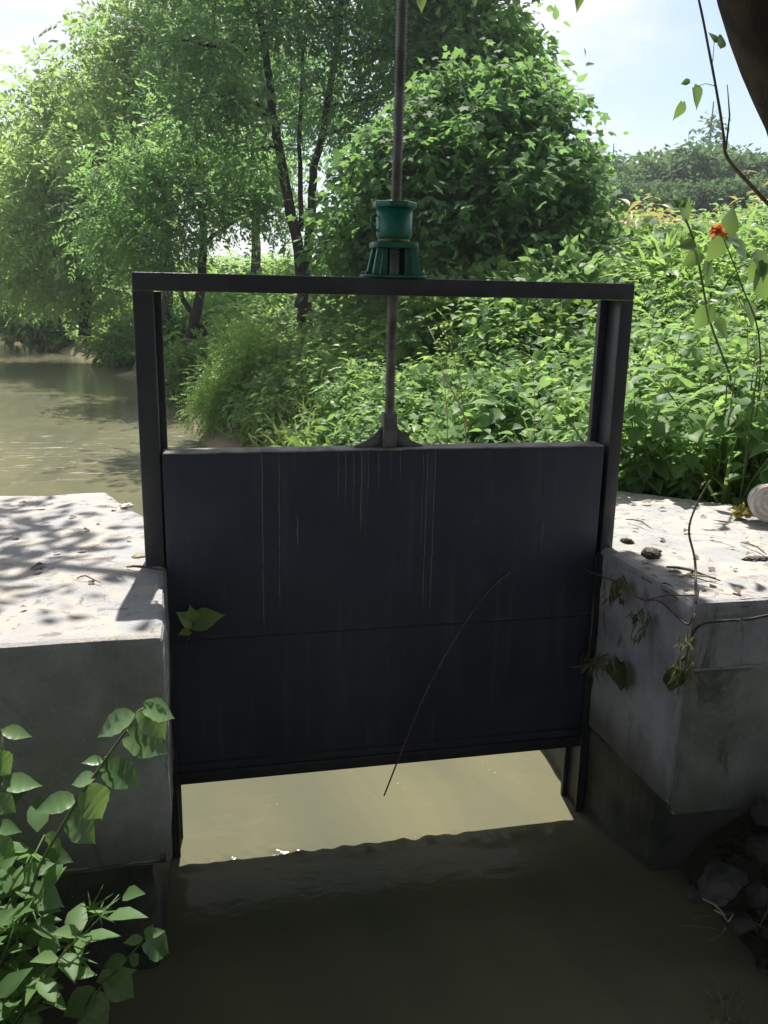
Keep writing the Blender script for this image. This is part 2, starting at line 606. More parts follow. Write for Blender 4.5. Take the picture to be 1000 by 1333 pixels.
def ground_h(x, y):
    x, y = np.asarray(x, float), np.asarray(y, float)
    n1 = np.sin(x * 1.3 + y * .7) * .06 + np.sin(x * .45 - y * 1.1 + 2) * .08 + np.sin(x * 2.7 + 1) * np.sin(y * 2.3) * .035
    u = x - xe(y)
    up_r = np.interp(u, [-3, -.5, 0, .5, 1.2, 2.5, 5, 6.5, 12, 60], [-2.3, -1.75, -1.33, -.80, -.2, .2, 1.15, 1.45, 1.95, 2.1])
    mud = np.interp(y, [20, 22, 25, 27], [0, 1, 1, 0])
    up_r = np.where((u < 1.6) & (u > -.6), up_r * (1 - mud) + mud * (WZ + .02 + np.clip(u + .2, -.6, 2) * .13), up_r)
    v = xl(y) - x
    up_l = np.interp(v, [-3, -.5, 0, .6, 1.6, 4, 60], [-2.3, -1.75, -1.33, -.7, -.1, .5, 1.2])
    up = np.maximum(up_r, up_l)
    dn_r = np.interp(x, [.4, 1.0, 1.14, 1.28, 1.66, 3, 6, 60], [-1.9, -1.55, -1.40, -1.2, -1.02, -.5, -.1, .3])
    dn_l = np.interp(-x, [.4, .95, 1.15, 1.5, 2.2, 4, 60], [-1.9, -1.6, -1.3, -1.05, -.75, -.2, .3])
    dn = np.maximum(dn_r, dn_l)
    k = np.clip((y - .9) / .8, 0, 1)
    k = k * k * (3 - 2 * k)
    h = dn * (1 - k) + up * k + n1 * np.clip((np.abs(x) - .8) / 2, .12, 1)
    inside = (y > -.6) & (y < 1.5) & (x < 2.4) & (x > -6) & (x + y < 2.66)
    edge = (y > .2) & (y < 1.5) & (x > .9) & (x < 3.2) & (x + y >= 2.66)
    h = np.where(edge, np.maximum(h, -.06 + .03 * np.sin(x * 9)), h)
    return np.where(inside, np.minimum(h, -.12), h)


def spaced(lo, hi, d0, g):
    a = [0.]
    d = d0
    while a[-1] < max(abs(lo), hi):
        a.append(a[-1] + d)
        d *= g
    a = np.array(a)
    return np.concatenate([-a[a < abs(lo) * 1.05][:0:-1], a[a < hi * 1.05]])


gx = spaced(-400, 400, .12, 1.035)
gy = spaced(-400, 500, .12, 1.03)
XX, YY = np.meshgrid(gx, gy)
ZZ = ground_h(XX, YY)
nx, ny = len(gx), len(gy)
idx = np.arange(nx * ny).reshape(ny, nx)
q = np.stack([idx[:-1, :-1], idx[:-1, 1:], idx[1:, 1:], idx[1:, :-1]], -1).reshape(-1, 4)
t = NT('bank_soil')
p = t.pos()
f = t.noise(p, 1.1, 6, .65)
c = t.mix(t.ramp(f, .4, .6), (.10, .085, .055), (.055, .07, .03))
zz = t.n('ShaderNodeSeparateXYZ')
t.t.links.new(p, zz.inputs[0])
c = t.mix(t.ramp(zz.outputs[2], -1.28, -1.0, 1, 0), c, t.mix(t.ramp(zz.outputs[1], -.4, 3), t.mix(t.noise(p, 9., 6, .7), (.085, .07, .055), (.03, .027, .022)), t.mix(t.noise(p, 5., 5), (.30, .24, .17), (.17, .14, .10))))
c = t.mix(t.ramp(zz.outputs[2], 1.2, 1.7), c, (.13, .18, .05))
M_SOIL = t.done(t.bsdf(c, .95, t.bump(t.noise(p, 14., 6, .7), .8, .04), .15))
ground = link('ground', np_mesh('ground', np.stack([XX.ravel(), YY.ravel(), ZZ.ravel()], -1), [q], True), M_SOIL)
tag(ground, 'soil banks of the canal rising to fields', kind='structure')

# water: level upstream, slipping over a low lip under the gate, level again below
wx = np.unique(np.concatenate([np.linspace(-1.3, 1.3, 150), np.linspace(-30, -1.3, 40), np.linspace(1.3, 8, 10), [-120, 60]]))
wy = np.unique(np.concatenate([np.linspace(-1.7, .7, 190), np.linspace(.7, 10, 50), np.linspace(-9, -1.7, 10), np.linspace(10, 160, 60)]))
XX, YY = np.meshgrid(wx, wy)


def water_h(x, y):
    lip = -.075 + .05 * -x + .012 * np.sin(x * 9) + .008 * np.sin(x * 23 + 1)
    s = np.clip((lip - y) / .11, 0, 1)
    s = s * s * (3 - 2 * s)
    z = WZ - .012 * s
    near = np.exp(-((y - lip + .03) / .10) ** 2) * (np.abs(x) < 1)
    out = np.zeros_like(z)
    for i in np.ndindex(z.shape):
        if near[i] > .02:
            v = mnoise.fractal(Vector((x[i] * 16, y[i] * 26, .3)), 1., 2., 4)
            out[i] = v * near[i] * (.0006 + .004 * math.exp(-((x[i] + .9) / .2) ** 2))
    z += out
    edge = np.exp(-((y - lip + .01) / .025) ** 2) * (np.abs(x) < 1)
    z += edge * (.006 * np.sin(x * 31 + 2 * np.sin(x * 7)) * np.sin(x * 5.3 + 1) + .004 * np.sin(x * 67 + y * 40))
    return z


ZZ = water_h(XX, YY)
idx = np.arange(XX.size).reshape(XX.shape)
q = np.stack([idx[:-1, :-1], idx[:-1, 1:], idx[1:, 1:], idx[1:, :-1]], -1).reshape(-1, 4)
t = NT('silty_water')
p = t.pos()
sil = t.noise(t.pos((1, .45, 1)), .8, 5, .6, .7)
c = t.mix(t.ramp(sil, .35, .7), (.158, .150, .092), (.115, .117, .08))
foam = t.noise(t.pos((.8, 3.2, 1)), 2.2, 8, .72, 1.0)
sy = t.n('ShaderNodeSeparateXYZ')
t.t.links.new(p, sy.inputs[0])
band = t.math('MULTIPLY', t.ramp(sy.outputs[1], 7.5, 8.8), t.ramp(sy.outputs[1], 10.5, 13, 1, 0))
c = t.mix(t.math('MULTIPLY', t.ramp(foam, .56, .64), t.math('ADD', t.math('MULTIPLY', band, .75), .02)), c, (.5, .5, .46))
b1 = t.noise(t.pos((1, 1.7, 1)), 6., 3, .5, .3)
b2 = t.noise(p, 28., 3, .5)
hh = t.math('ADD', t.math('MULTIPLY', b1, .8), t.math('MULTIPLY', b2, .2))
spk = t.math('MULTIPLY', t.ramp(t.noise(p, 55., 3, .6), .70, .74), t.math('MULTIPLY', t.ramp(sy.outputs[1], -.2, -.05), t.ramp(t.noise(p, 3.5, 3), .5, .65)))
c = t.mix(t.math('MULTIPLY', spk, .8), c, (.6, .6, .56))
M_WATER = t.done(t.bsdf(c, .11, t.bump(hh, .12, .05), .09, 0., 1.33))
water = link('water', np_mesh('water', np.stack([XX.ravel(), YY.ravel(), ZZ.ravel()], -1), [q], True), M_WATER)
tag(water, 'murky olive canal water slipping under the gate', kind='structure')

# ------------------------------------------------------------------ concrete abutments
ab = empty('concrete_abutment', (0, 0, 0), 'broad concrete abutment left of the gate with dappled dusty top', 'abutment')
o = MB().prism([(-4.5, -.73), (-.915, -.73), (-.925, 0), (-.93, .15), (-1.05, .85), (-1.27, 1.40), (-4.5, 1.42)], -.83, 0).build('wall_block', M_CONC, ab)
rough_up(o, 6, .024, .3, .02)
o = MB().prism([(-4.5, -.66), (-.985, -.64), (-.945, 0), (-.955, .8), (-1.2, 1.3), (-4.5, 1.3)], -2.2, -.825).build('plinth', M_PLINTH, ab)
rough_up(o, 5, .03, .2)

ab = empty('concrete_abutment', (0, 0, 0), 'pale streaked concrete abutment right of the gate littered with dead leaves', 'abutment')
o = MB().prism([(2.3, .40), (1.6, 1.08), (1.25, 1.40), (.95, .15), (.945, 0), (.965, -.72), (2.3, -.74)], -.86, 0,
               [(2.3, .40), (1.6, 1.08), (1.25, 1.40), (.95, .15), (.945, 0), (.967, -.72), (2.3, -.74)]).build('wall_block', M_CONC_R, ab)
rough_up(o, 6, .024, .3, .02)
o = MB().prism([(2.3, .3), (1.5, .9), (1.0, .9), (.955, 0), (1.05, -.48), (2.3, -.48)], -2.2, -.855).build('plinth', M_PLINTH, ab)
rough_up(o, 5, .03, .2)
o = MB().prism([(.957, -.716), (.957, -.737), (2.29, -.757), (2.29, -.73)], -.865, -.26).build('render_coat', M_RENDER, ab)
rough_up(o, 5, .010, .3, .006)

# ------------------------------------------------------------------ the sluice gate
g = empty('sluice_gate', (0, 0, WZ), 'dark steel sluice gate with a tall frame and green screw hoist, half raised', 'sluice gate')


def gpart(mb, name, mat, parent=None, **kw):
    """world-space part of the gate"""
    ob = mb.build(name, mat, parent or g, **kw)
    if parent is None:
        ob.location = (0, 0, -WZ)
    return ob


for s in (-1, 1):
    a, b = (-1.0, -.926) if s < 0 else (.943, 1.0)
    post = gpart(MB().box(a, b, .0, .14, -.02, 1.062), 'frame_post', M_FRAME, bevel=.004)
    gpart(MB().box(*( (-.9265, -.900) if s < 0 else (.905, .9435)), .108, .139, -.02, 1.060), 'channel_flange', M_FRAME, post, bevel=.002)
    slot = MB()
    i0, i1 = (-.95, -.928) if s < 0 else (.930, .955)
    slot.box(i0, i1, .004, .136, -1.34, -.021)
    j0, j1 = (-.927, -.903) if s < 0 else (.905, .929)
    slot.box(j0, j1, .112, .134, -1.34, -.021)
    k0, k1 = (-.927, -.912) if s < 0 else (.913, .929)
    slot.box(k0, k1, -.026, -.012, -1.32, -.03)
    slot.box(*((-.95, -.9275) if s < 0 else (.9295, .955)), -.026, .0035, -1.32, -.03)
    gpart(slot, 'guide_rail', M_RAIL, bevel=.002)
gpart(MB().box(-1.0, 1.0, -.001, .142, 1.0625, 1.129), 'crossbeam', M_FRAME, bevel=.006)
leafp = gpart(MB().box(-.918, .918, -.008, .1, -.957, .452), 'gate_panel', M_PAINT, bevel=.004)
MB().box(-.917, .917, -.006, .1, .4525, .459).build('top_edge_plate', M_CAP, leafp, bevel=.002)
r = MB()
r.box(-.915, .915, -.0135, -.0085, -.872, -.862)
r.box(-.916, .916, -.020, -.0085, -.958, -.905)
r.build('bottom_rail', M_RAIL, leafp, bevel=.003)
MB().box(-.914, .914, -.0105, -.0085, -.316, -.309).build('weld_seam', M_RAIL, leafp, bevel=.001)
# lifting lug: upright socket with two curved gussets
SX = -.0155
lug = MB()
lug.box(SX - .028, SX + .028, .022, .085, .4595, .60).build('lifting_lug', M_LUG, leafp, bevel=.004)
for s in (-1, 1):
    gm = MB()
    poly = [(0.028, .4595), (.145, .4595), (.14, .467), (.10, .482), (.062, .508), (.028, .545)]
    n = len(poly)
    V = [(SX + s * x, .046, z) for x, z in poly] + [(SX + s * x, .060, z) for x, z in poly]
    gm.add(V, [tuple(range(n)), tuple(range(n, 2 * n))[::-1]] + [(i, n + i, n + (i + 1) % n, (i + 1) % n) for i in range(n)])
    gm.build('gusset', M_LUG, leafp)

# the threaded screw
V, F, segs = [], [], 14
z, k = .585, 0
pts, rad = [], []
while z < 3.35:
    pts.append((SX + (z - .585) * .0109, .053, z))
    rad.append(.0222 if k % 2 else .0165)
    z += .0058
    k += 1
scr = MB().tube(pts, np.array(rad), segs)
gpart(scr, 'lifting_screw', M_SCREW)

# the green screw hoist on the beam
hx, hy, hz = -.008, .070, 1.129
h = MB()
h.prism([(hx + .130 * math.copysign(abs(math.cos(a)) ** .6, math.cos(a)), hy + .085 * math.copysign(abs(math.sin(a)) ** .6, math.sin(a)))
         for a in np.linspace(0, 2 * math.pi, 40)[:-1]], hz + .0005, hz + .012)
base = gpart(h, 'screw_hoist', M_GREEN, bevel=.004)


def hp(mb, name, mat, **kw):
    return mb.build(name, mat, base, **kw)


def sq(c, w):
    return [(c[0] - w, c[1] - w), (c[0] + w, c[1] - w), (c[0] + w, c[1] + w), (c[0] - w, c[1] + w)]


for sx in (-1, 1):
    for sy in (-1, 1):
        hp(MB().prism(sq((hx + sx * .083, hy + sy * .062), .013), hz + .0125, hz + .1118, sq((hx + sx * .064, hy + sy * .050), .012)), 'stand_leg', M_GREEN, bevel=.003)
    a, b = sorted((.036 * sx, .064 * sx))
    c, d = sorted((.034 * sx, .049 * sx))
    hp(MB().prism([(hx + a, hy - .056), (hx + b, hy - .056), (hx + b, hy - .040), (hx + a, hy - .040)], hz + .0128, hz + .1115,
                  [(hx + c, hy - .052), (hx + d, hy - .052), (hx + d, hy - .040), (hx + c, hy - .040)]), 'stand_web', M_GREEN, bevel=.002)
hp(MB().box(hx - .042, hx + .042, hy - .022, hy + .05, hz + .0125, hz + .1115), 'opening_shade', M_HOLE, bevel=.004)  # near-black block stands for the shade inside the stand's opening
hp(MB().prism([(hx + .092 * math.copysign(abs(math.cos(a)) ** .5, math.cos(a)), hy + .075 * math.copysign(abs(math.sin(a)) ** .5, math.sin(a)))
               for a in np.linspace(0, 2 * math.pi, 33)[:-1]], hz + .112, hz + .134), 'stand_flange', M_GREEN, bevel=.004)
hp(MB().lathe([(.030, 0), (.060, .0), (.064, .006), (.060, .014), (.03, .014)], 32, (hx, hy, hz + .1345)), 'grease_ring', M_GREASE, smooth=True)
hp(MB().lathe([(.03, .0), (.060, .0), (.067, .008), (.0700, .018), (.0700, .118), (.03, .118)], 40, (hx, hy, hz + .1445)), 'gear_housing', M_GREEN, smooth=False)
hp(MB().prism([(hx + .088 * math.cos(a), hy + .088 * math.sin(a)) for a in np.linspace(0, 2 * math.pi, 9)[:-1] + math.pi / 8], hz + .2615, hz + .284),
   'top_flange', M_GREEN, bevel=.004)
ring = MB()
ring.tube([(hx - .070 - .022 * math.sin(a), hy - .01, hz + .205 + .030 * math.cos(a)) for a in np.linspace(.1, math.pi - .1, 12)], .007, 10)
hp(ring, 'lug_handle', M_GREEN, smooth=True)
for sx, sy in ((-1, -.4), (1, -.4), (-1, .4), (1, .4)):
    hp(MB().lathe([(.004, 0), (.010, 0), (.010, .009), (.004, .012)], 6, (hx + sx * .112, hy + sy * .085, hz + .0122)), 'anchor_bolt', M_SCREW)


# ------------------------------------------------------------------ trees
def limb_path(a, b, n=7, sag=.0, wob=.05):
    a, b = np.array(a, float), np.array(b, float)
    L = np.linalg.norm(b - a)
    t = np.linspace(0, 1, n)[:, None]
    P = a + (b - a) * t
    P[:, 2] += np.sin(t[:, 0] * math.pi) * sag * L
    w = rng.normal(size=(n, 3)) * wob * L * np.sin(t * math.pi)
    return P + w


def tree_parts(root, trunk_paths, blobs, T, lsize, mat, nclus, nleaf, bark, shell=.55, up=.35, droop=.3, cl_r=.32, limb_r=.05, twig=True, tseg=10, T2=None):
    """trunk_paths: [(points, r0, r1)] local; blobs: [(centre, (rx,ry,rz))] local"""
    tb = MB()
    ends = []
    for pts, r0, r1 in trunk_paths:
        pts = np.array(pts, float)
        k = np.linspace(0, 1, len(pts))
        kk = np.linspace(0, 1, len(pts) * 4)
        P = np.stack([np.interp(kk, k, pts[:, i]) for i in range(3)], -1)
        P[1:-1] += rng.normal(size=(len(P) - 2, 3)) * r1 * (.35 if tseg < 16 else .04)
        tb.tube(P, r0 + (r1 - r0) * kk, tseg, wob=.12 if tseg < 16 else .03)
        ends.append(P)
    allp = np.concatenate(ends)
    hi = allp[allp[:, 2] > np.percentile(allp[:, 2], 35)]
    lst = []
    tot = sum(b[1][0] * b[1][1] * b[1][2] for b in blobs)
    for c, rad in blobs:
        c, rad = np.array(c, float), np.array(rad, float)
        j = hi[np.argmin(np.linalg.norm(hi - c - [0, 0, -.3 * rad[2]], axis=1))]
        P = limb_path(j, c, 7, .06, .04)
        tb.tube(P, np.linspace(limb_r, limb_r * .35, 7), 6)
        n = max(6, int(nclus * (rad[0] * rad[1] * rad[2] / tot) ** .8 * (1 if len(blobs) == 1 else 1.0)))
        d = rnd_dirs(n)
        rr = (shell + (1 - shell) * rng.random(n)) ** 1.0
        rr *= np.where(rng.random(n) < .25, rng.random(n), 1)
        cc = c + d * rad * rr[:, None] * (1 + .24 * rng.normal(size=n))[:, None]
        if twig:
            for q_ in cc[::3]:
                tb.tube(limb_path(P[random.randint(3, 6)], q_, 4, .05, .05), np.linspace(limb_r * .3, .006, 4), 4, cap=False)
        m = nleaf
        pos = np.repeat(cc, m, 0)
        off = rng.normal(size=(n * m, 3)) * cl_r * np.array([1, 1, .55]) * np.repeat(.6 + .8 * rng.random(n), m)[:, None]
        pos = pos + off
        dirs = unit(off) * .8 + unit(pos - c) * .5 + rng.normal(size=off.shape) * .45
        dirs[:, 2] -= droop
        nr = rng.normal(size=off.shape) * .55 + np.array([0, 0, 1.]) * (.5 + up) + unit(pos - c) * .35
        sc = lsize * (.65 + .7 * rng.random(n * m))
        if T2 is not None:
            sel = rng.random(n * m) < .36
            scatter(lst, T, pos[sel], dirs[sel], nr[sel], sc[sel])
            scatter(lst, T2, pos[~sel], dirs[~sel], nr[~sel], sc[~sel])
        else:
            scatter(lst, T, pos, dirs, nr, sc)
    tb.build('trunk', bark, root, smooth=True)
    link('crown', leaves_mesh('crown', lst), mat, root)


def gz(x, y):
    return float(ground_h(x, y))


def px_blobs(spec, origin):
    """[(px, py, depth y, rx_px, rz_px, ry_m)] -> local ellipsoids of real size"""
    out = []
    for px, py, y, rx, rz, ry in spec:
        c = at(px, py, y=y)
        k = np.dot(c - CAM, FW) / FPX
        out.append((c - origin, (rx * k, ry, rz * k)))
    return out


def px_path(spec, origin):
    return [at(px, py, y=y) - origin for px, py, y in spec]


# forked tree in the middle
o0 = at(400, 452, y=13)
o0[2] = gz(o0[0], o0[1]) - .1
root = empty('forked_tree', o0, 'slender dark-barked tree forking into two stems behind the left half of the frame', 'tree')
tree_parts(root, [(px_path([(400, 452, 13), (397, 400, 13), (395, 365, 13)], o0) , .15, .125),
                  (px_path([(396, 370, 13), (385, 300, 13), (368, 220, 13), (356, 150, 12.9), (345, 60, 12.8), (325, -60, 12.6)], o0), .115, .045),
                  (px_path([(397, 370, 13), (404, 300, 13.1), (408, 230, 13.2), (420, 170, 13.3), (438, 70, 13.4), (455, -80, 13.4)], o0), .10, .04),
                  (px_path([(392, 300, 13), (390, 180, 13.6), (395, 60, 13.9)], o0), .05, .03)],
           px_blobs([(265, 60, 12.2, 70, 60, 1.0), (340, 20, 12.6, 85, 70, 1.1), (430, 10, 13, 80, 70, 1.1), (500, 60, 13.2, 60, 60, 1.0),
                     (300, 130, 12, 65, 45, .9), (250, 150, 12, 50, 45, .8), (430, 120, 13.5, 60, 40, .9), (400, -90, 13, 150, 60, 1.4),
                     (250, -60, 13, 90, 60, 1.2), (530, -60, 13, 90, 60, 1.2), (330, 195, 12.2, 50, 28, .6), (460, 165, 12.8, 45, 30, .6), (500, 135, 12.6, 50, 40, .7)], o0),
           T_SPRAY, .30, L_FORK, 300, 18, M_BARK2, .4, cl_r=.26, limb_r=.035, T2=T_OVS)

# small leaning tree left of it
o0 = at(252, 436, y=17)
o0[2] = gz(o0[0], o0[1]) - .1
root = empty('leaning_tree', o0, 'thin leaning tree with low spreading crown beside the canal behind the left post', 'tree')
tree_parts(root, [(px_path([(248, 440, 17), (258, 400, 17), (265, 320, 17), (262, 240, 17), (255, 180, 17)], o0), .13, .05),
                  (px_path([(268, 435, 17.2), (236, 385, 17.5), (225, 340, 17.5)], o0), .08, .04),
                  (px_path([(264, 318, 17), (300, 290, 17), (350, 270, 17)], o0), .05, .025)],
           px_blobs([(250, 190, 17, 60, 50, 1.3), (190, 240, 17, 70, 45, 1.4), (310, 250, 16.6, 65, 35, 1.2), (240, 290, 16.5, 70, 30, 1.1),
                     (160, 310, 17, 60, 40, 1.2), (340, 220, 17, 50, 40, 1.), (350, 285, 16.6, 40, 22, .8), (200, 345, 17, 50, 22, 1.)], o0),
           T_SPRAY, .34, L_TREE, 250, 18, M_BARK2, .4, cl_r=.33, limb_r=.03, T2=T_OVS)

# tall lime-green trees along the canal further left
spec = [
    ('tall lime green tree rising highest behind the low leaning tree', (215, 410, 24),
     [(215, 60, 24, 80, 80, 2.2), (160, 120, 24, 70, 60, 2.), (280, 90, 25, 70, 70, 2.), (200, 170, 23.5, 90, 50, 2.), (250, -40, 24, 100, 60, 2.4), (120, 200, 24, 60, 50, 1.8),
      (150, 50, 24.5, 50, 45, 1.5), (290, 190, 25, 50, 60, 1.5)], 360, L_LIME, .46),
    ('pale lime tree arching over the canal, next to the left edge of the sky', (110, 425, 27),
     [(95, 170, 27, 75, 60, 2.3), (60, 230, 27, 80, 55, 2.3), (140, 240, 26.5, 80, 55, 2.2), (85, 120, 27, 45, 40, 1.5), (50, 300, 26.5, 80, 45, 2.2),
      (130, 320, 26, 70, 40, 2.), (30, 360, 27, 60, 40, 2.), (120, 385, 26, 60, 30, 1.8)], 360, L_LIME, .5),
    ('bright bushy tree furthest along the canal at the left edge of the view', (20, 432, 36),
     [(10, 190, 36, 70, 55, 2.6), (-50, 250, 36, 80, 70, 3.), (30, 260, 35.5, 70, 55, 2.6), (0, 330, 35, 80, 50, 2.6), (45, 380, 35, 60, 40, 2.2), (-60, 360, 35, 70, 60, 2.8)], 260, L_LIME, .62),
    ('mid green tree filling the gap between the leaning tree and the forked tree', (330, 400, 27),
     [(340, 180, 27, 60, 60, 2.), (300, 240, 27, 55, 45, 1.8), (370, 110, 27.5, 60, 60, 2.), (350, 20, 28, 70, 70, 2.), (430, 130, 28, 55, 60, 1.8), (300, 120, 27, 50, 60, 1.8)], 200, L_TREE, .46),
]
for lab, (px, py, y), bl, nc, mat, ls in spec:
    o0 = at(px, py, y=y)
    o0[2] = gz(o0[0], o0[1]) - .1
    root = empty('canal_tree', o0, lab, 'tree', 'trees along the canal bank')
    tp = px_path([(px, py + 12, y), (px + 4, (py + bl[0][1]) / 2, y), (bl[0][0], bl[0][1], y)], o0)
    tree_parts(root, [(tp, .2, .07)], px_blobs(bl, o0), T_SPRAY, ls * 1.1, mat, int(nc * .95), 18, M_BARK, .45, cl_r=.42, limb_r=.05, T2=T_OVS)

# broad dark maple-leaved tree behind the right half of the frame
o0 = at(630, 400, y=8.8)
o0[2] = gz(o0[0], o0[1]) - .1
root = empty('lobed_leaf_tree', o0, 'low dense dark tree with lobed leaves just right of the green hoist', 'tree')
tree_parts(root, [(px_path([(630, 400, 8.8), (628, 300, 8.8), (620, 200, 8.8)], o0), .11, .05), (px_path([(628, 340, 8.8), (680, 250, 8.8), (710, 200, 8.7)], o0), .06, .03)],
           px_blobs([(620, 175, 8.6, 80, 60, .9), (690, 200, 8.6, 65, 65, .9), (570, 235, 8.4, 65, 65, .8), (645, 260, 8.0, 85, 60, .8), (715, 265, 8.4, 50, 60, .8),
                     (600, 310, 8.2, 80, 45, .7), (530, 280, 8.8, 55, 60, .7), (680, 320, 8.2, 60, 35, .7), (540, 185, 9., 55, 50, .8), (735, 215, 8.6, 28, 30, .4), (755, 270, 8.4, 22, 34, .4), (700, 140, 8.8, 38, 30, .5), (650, 120, 9.0, 45, 30, .6), (590, 125, 9.2, 45, 35, .6), (735, 320, 8.0, 35, 30, .5), (500, 240, 9., 45, 55, .7), (480, 310, 9., 55, 45, .7)], o0),
           T_MAPLE, .098, L_DARK, 430, 30, M_BARK2, .4, up=.5, droop=.55, cl_r=.20, limb_r=.025)

# taller tree above it
o0 = at(600, 400, y=14)
o0[2] = gz(o0[0], o0[1]) - .1
root = empty('leafy_tree', o0, 'taller leafy tree whose crown rises behind the screw above the dark lobed tree', 'tree')
tree_parts(root, [(px_path([(600, 400, 14), (600, 250, 14), (590, 120, 14), (585, 0, 14)], o0), .16, .06)],
           px_blobs([(600, 60, 13.6, 70, 55, 1.1), (660, 90, 13.6, 50, 50, 1.), (560, 100, 13.4, 55, 55, 1.), (640, 20, 13.6, 55, 50, 1.), (570, 0, 14, 80, 60, 1.2),
                     (675, 140, 13.4, 45, 40, .8), (520, 30, 14.2, 50, 60, 1.), (600, -80, 14, 100, 50, 1.4), (690, 110, 13.8, 30, 35, .6), (620, 130, 13.4, 70, 40, .9)], o0),
           T_OVATE, .20, L_TREE, 330, 20, M_BARK2, .45, up=.5, droop=.4, cl_r=.24, limb_r=.035)

# dark small tree filling the shade behind the fork
o0 = at(470, 400, y=11.5)
o0[2] = gz(o0[0], o0[1]) - .1
root = empty('understorey_tree', o0, 'dark leafy understorey tree between the forked stems and the green hoist', 'tree')
tree_parts(root, [(px_path([(470, 410, 11.5), (470, 320, 11.5), (466, 240, 11.5)], o0), .07, .03)],
           px_blobs([(468, 235, 11.5, 40, 55, .7), (450, 330, 11.3, 50, 40, .7), (500, 340, 11.2, 50, 40, .7), (440, 290, 11.6, 30, 40, .5)], o0),
           T_OVATE, .15, L_DARK, 90, 20, M_BARK2, .4, up=.4, droop=.4, cl_r=.2, limb_r=.02)

# far tree line beyond the field, each tree its own thing
protos = []
for kind, (nm, lab) in enumerate([('far_tree', 'rounded blue-green tree in the far line beyond the field'),
                                  ('far_tree', 'broad grey-green tree in the far line beyond the field'),
                                  ('far_pine', 'pointed dark tree in the far line beyond the field')]):
    root = empty(nm, (0, 0, -50), lab, 'tree', 'far trees beyond the field')
    if kind < 2:
        bl = []
        for i in range(9):
            a = rng.random() * 6.28
            r_ = rng.random() * (2.2 if kind else 1.6)
            bl.append(((r_ * math.cos(a), r_ * math.sin(a), 3 + rng.random() * 4.2), (1.5, 1.5, 1.15)))
        tree_parts(root, [([(0, 0, 0), (0, 0, 3), (.1, 0, 6)], .2, .08)], bl, T_SMALL, .38, L_FAR, 190, 15, M_BARK, .5, cl_r=.38, twig=False, tseg=7)
    else:
        bl = [((0, 0, 2 + i * 1.1), (1.6 - i * .2, 1.6 - i * .2, .6)) for i in range(7)]
        tree_parts(root, [([(0, 0, 0), (0, 0, 5), (0, 0, 9.8)], .16, .03)], bl, T_SMALL, .34, L_FAR, 90, 12, M_BARK, .3, cl_r=.3, twig=False, tseg=7)
    protos.append(root)
far = [(775, 0, 42, 175, .9), (800, 2, 44, 180, 1), (818, 0, 38, 195, .9), (850, 1, 46, 178, 1.1), (880, 0, 50, 172, 1.1), (905, 1, 44, 174, 1.1), (935, 0, 47, 178, 1.), (960, 1, 43, 190, 1.),
       (985, 0, 49, 180, 1.1), (1010, 1, 42, 185, 1.), (835, 1, 36, 215, .8), (880, 0, 34, 222, .7), (925, 1, 35, 222, .75), (970, 0, 34, 215, .75), (1005, 0, 33, 220, .7), (795, 0, 34, 225, .65),
       (930, 2, 60, 125, 1.), (760, 1, 46, 185, 1.), (1060, 0, 46, 180, 1.), (720, 0, 48, 170, 1.), (860, 0, 33, 235, .6), (1035, 1, 36, 200, .9)]
first = [True] * 3
for px, kd, y, ptop, s in far:
    topz = at(px, ptop, y=y)
    gz_ = gz(topz[0], y)
    sc = (topz[2] - gz_) / (8.4 if kd < 2 else 10.0)
    loc = (topz[0], y, gz_ - .1)
    if first[kd]:
        protos[kd].location = loc
        protos[kd].scale = (sc, sc, sc)
        first[kd] = False
    else:
        copy_thing(protos[kd], loc, rng.random() * 6.28, (sc * (1 + .25 * rng.random()), sc, sc))

# the tree overhead: trunk at the upper right, crown above and behind the camera
o0 = np.array([2.55, .65, -.05])
root = empty('overhanging_tree', o0, 'dark trunk leaning in at the upper right corner, its crown overhead', 'tree')
trunk = [np.array(p_) - o0 for p_ in [(2.58, .65, -.15), (2.45, .65, .7), (2.30, .6, 1.4), (2.14, .6, 1.86), (1.775, .6, 2.4), (1.40, .5, 3.1), (1.0, .2, 3.9), (.6, -.6, 4.8)]]
bl = []
for c_, r_ in [((-2.4, 3.0, 4.7), (.8, .6, .5)), ((-2.1, 3.4, 5.0), (.5, .4, .4)), ((-3.4, 2.9, 4.5), (.8, .6, .5)), ((-1.8, 2.5, 4.6), (.7, .4, .4)), 
               ((-3.0, 3.6, 5.1), (.6, .5, .4))]:
    bl.append((np.array(c_) - o0, r_))
tree_parts(root, [(trunk, .19, .09), ([trunk[5], trunk[5] + [-1.2, 1.0, .9], trunk[5] + [-3, 2.2, 1.5]], .06, .03),
                  ([trunk[6], trunk[6] + [.9, -1.8, .9], trunk[6] + [.6, -4.5, 1.2]], .07, .035)], bl,
           T_OVATE, .11, L_OVER, 210, 24, M_BARK, .2, up=.6, droop=.3, cl_r=.30, limb_r=.04, tseg=20)
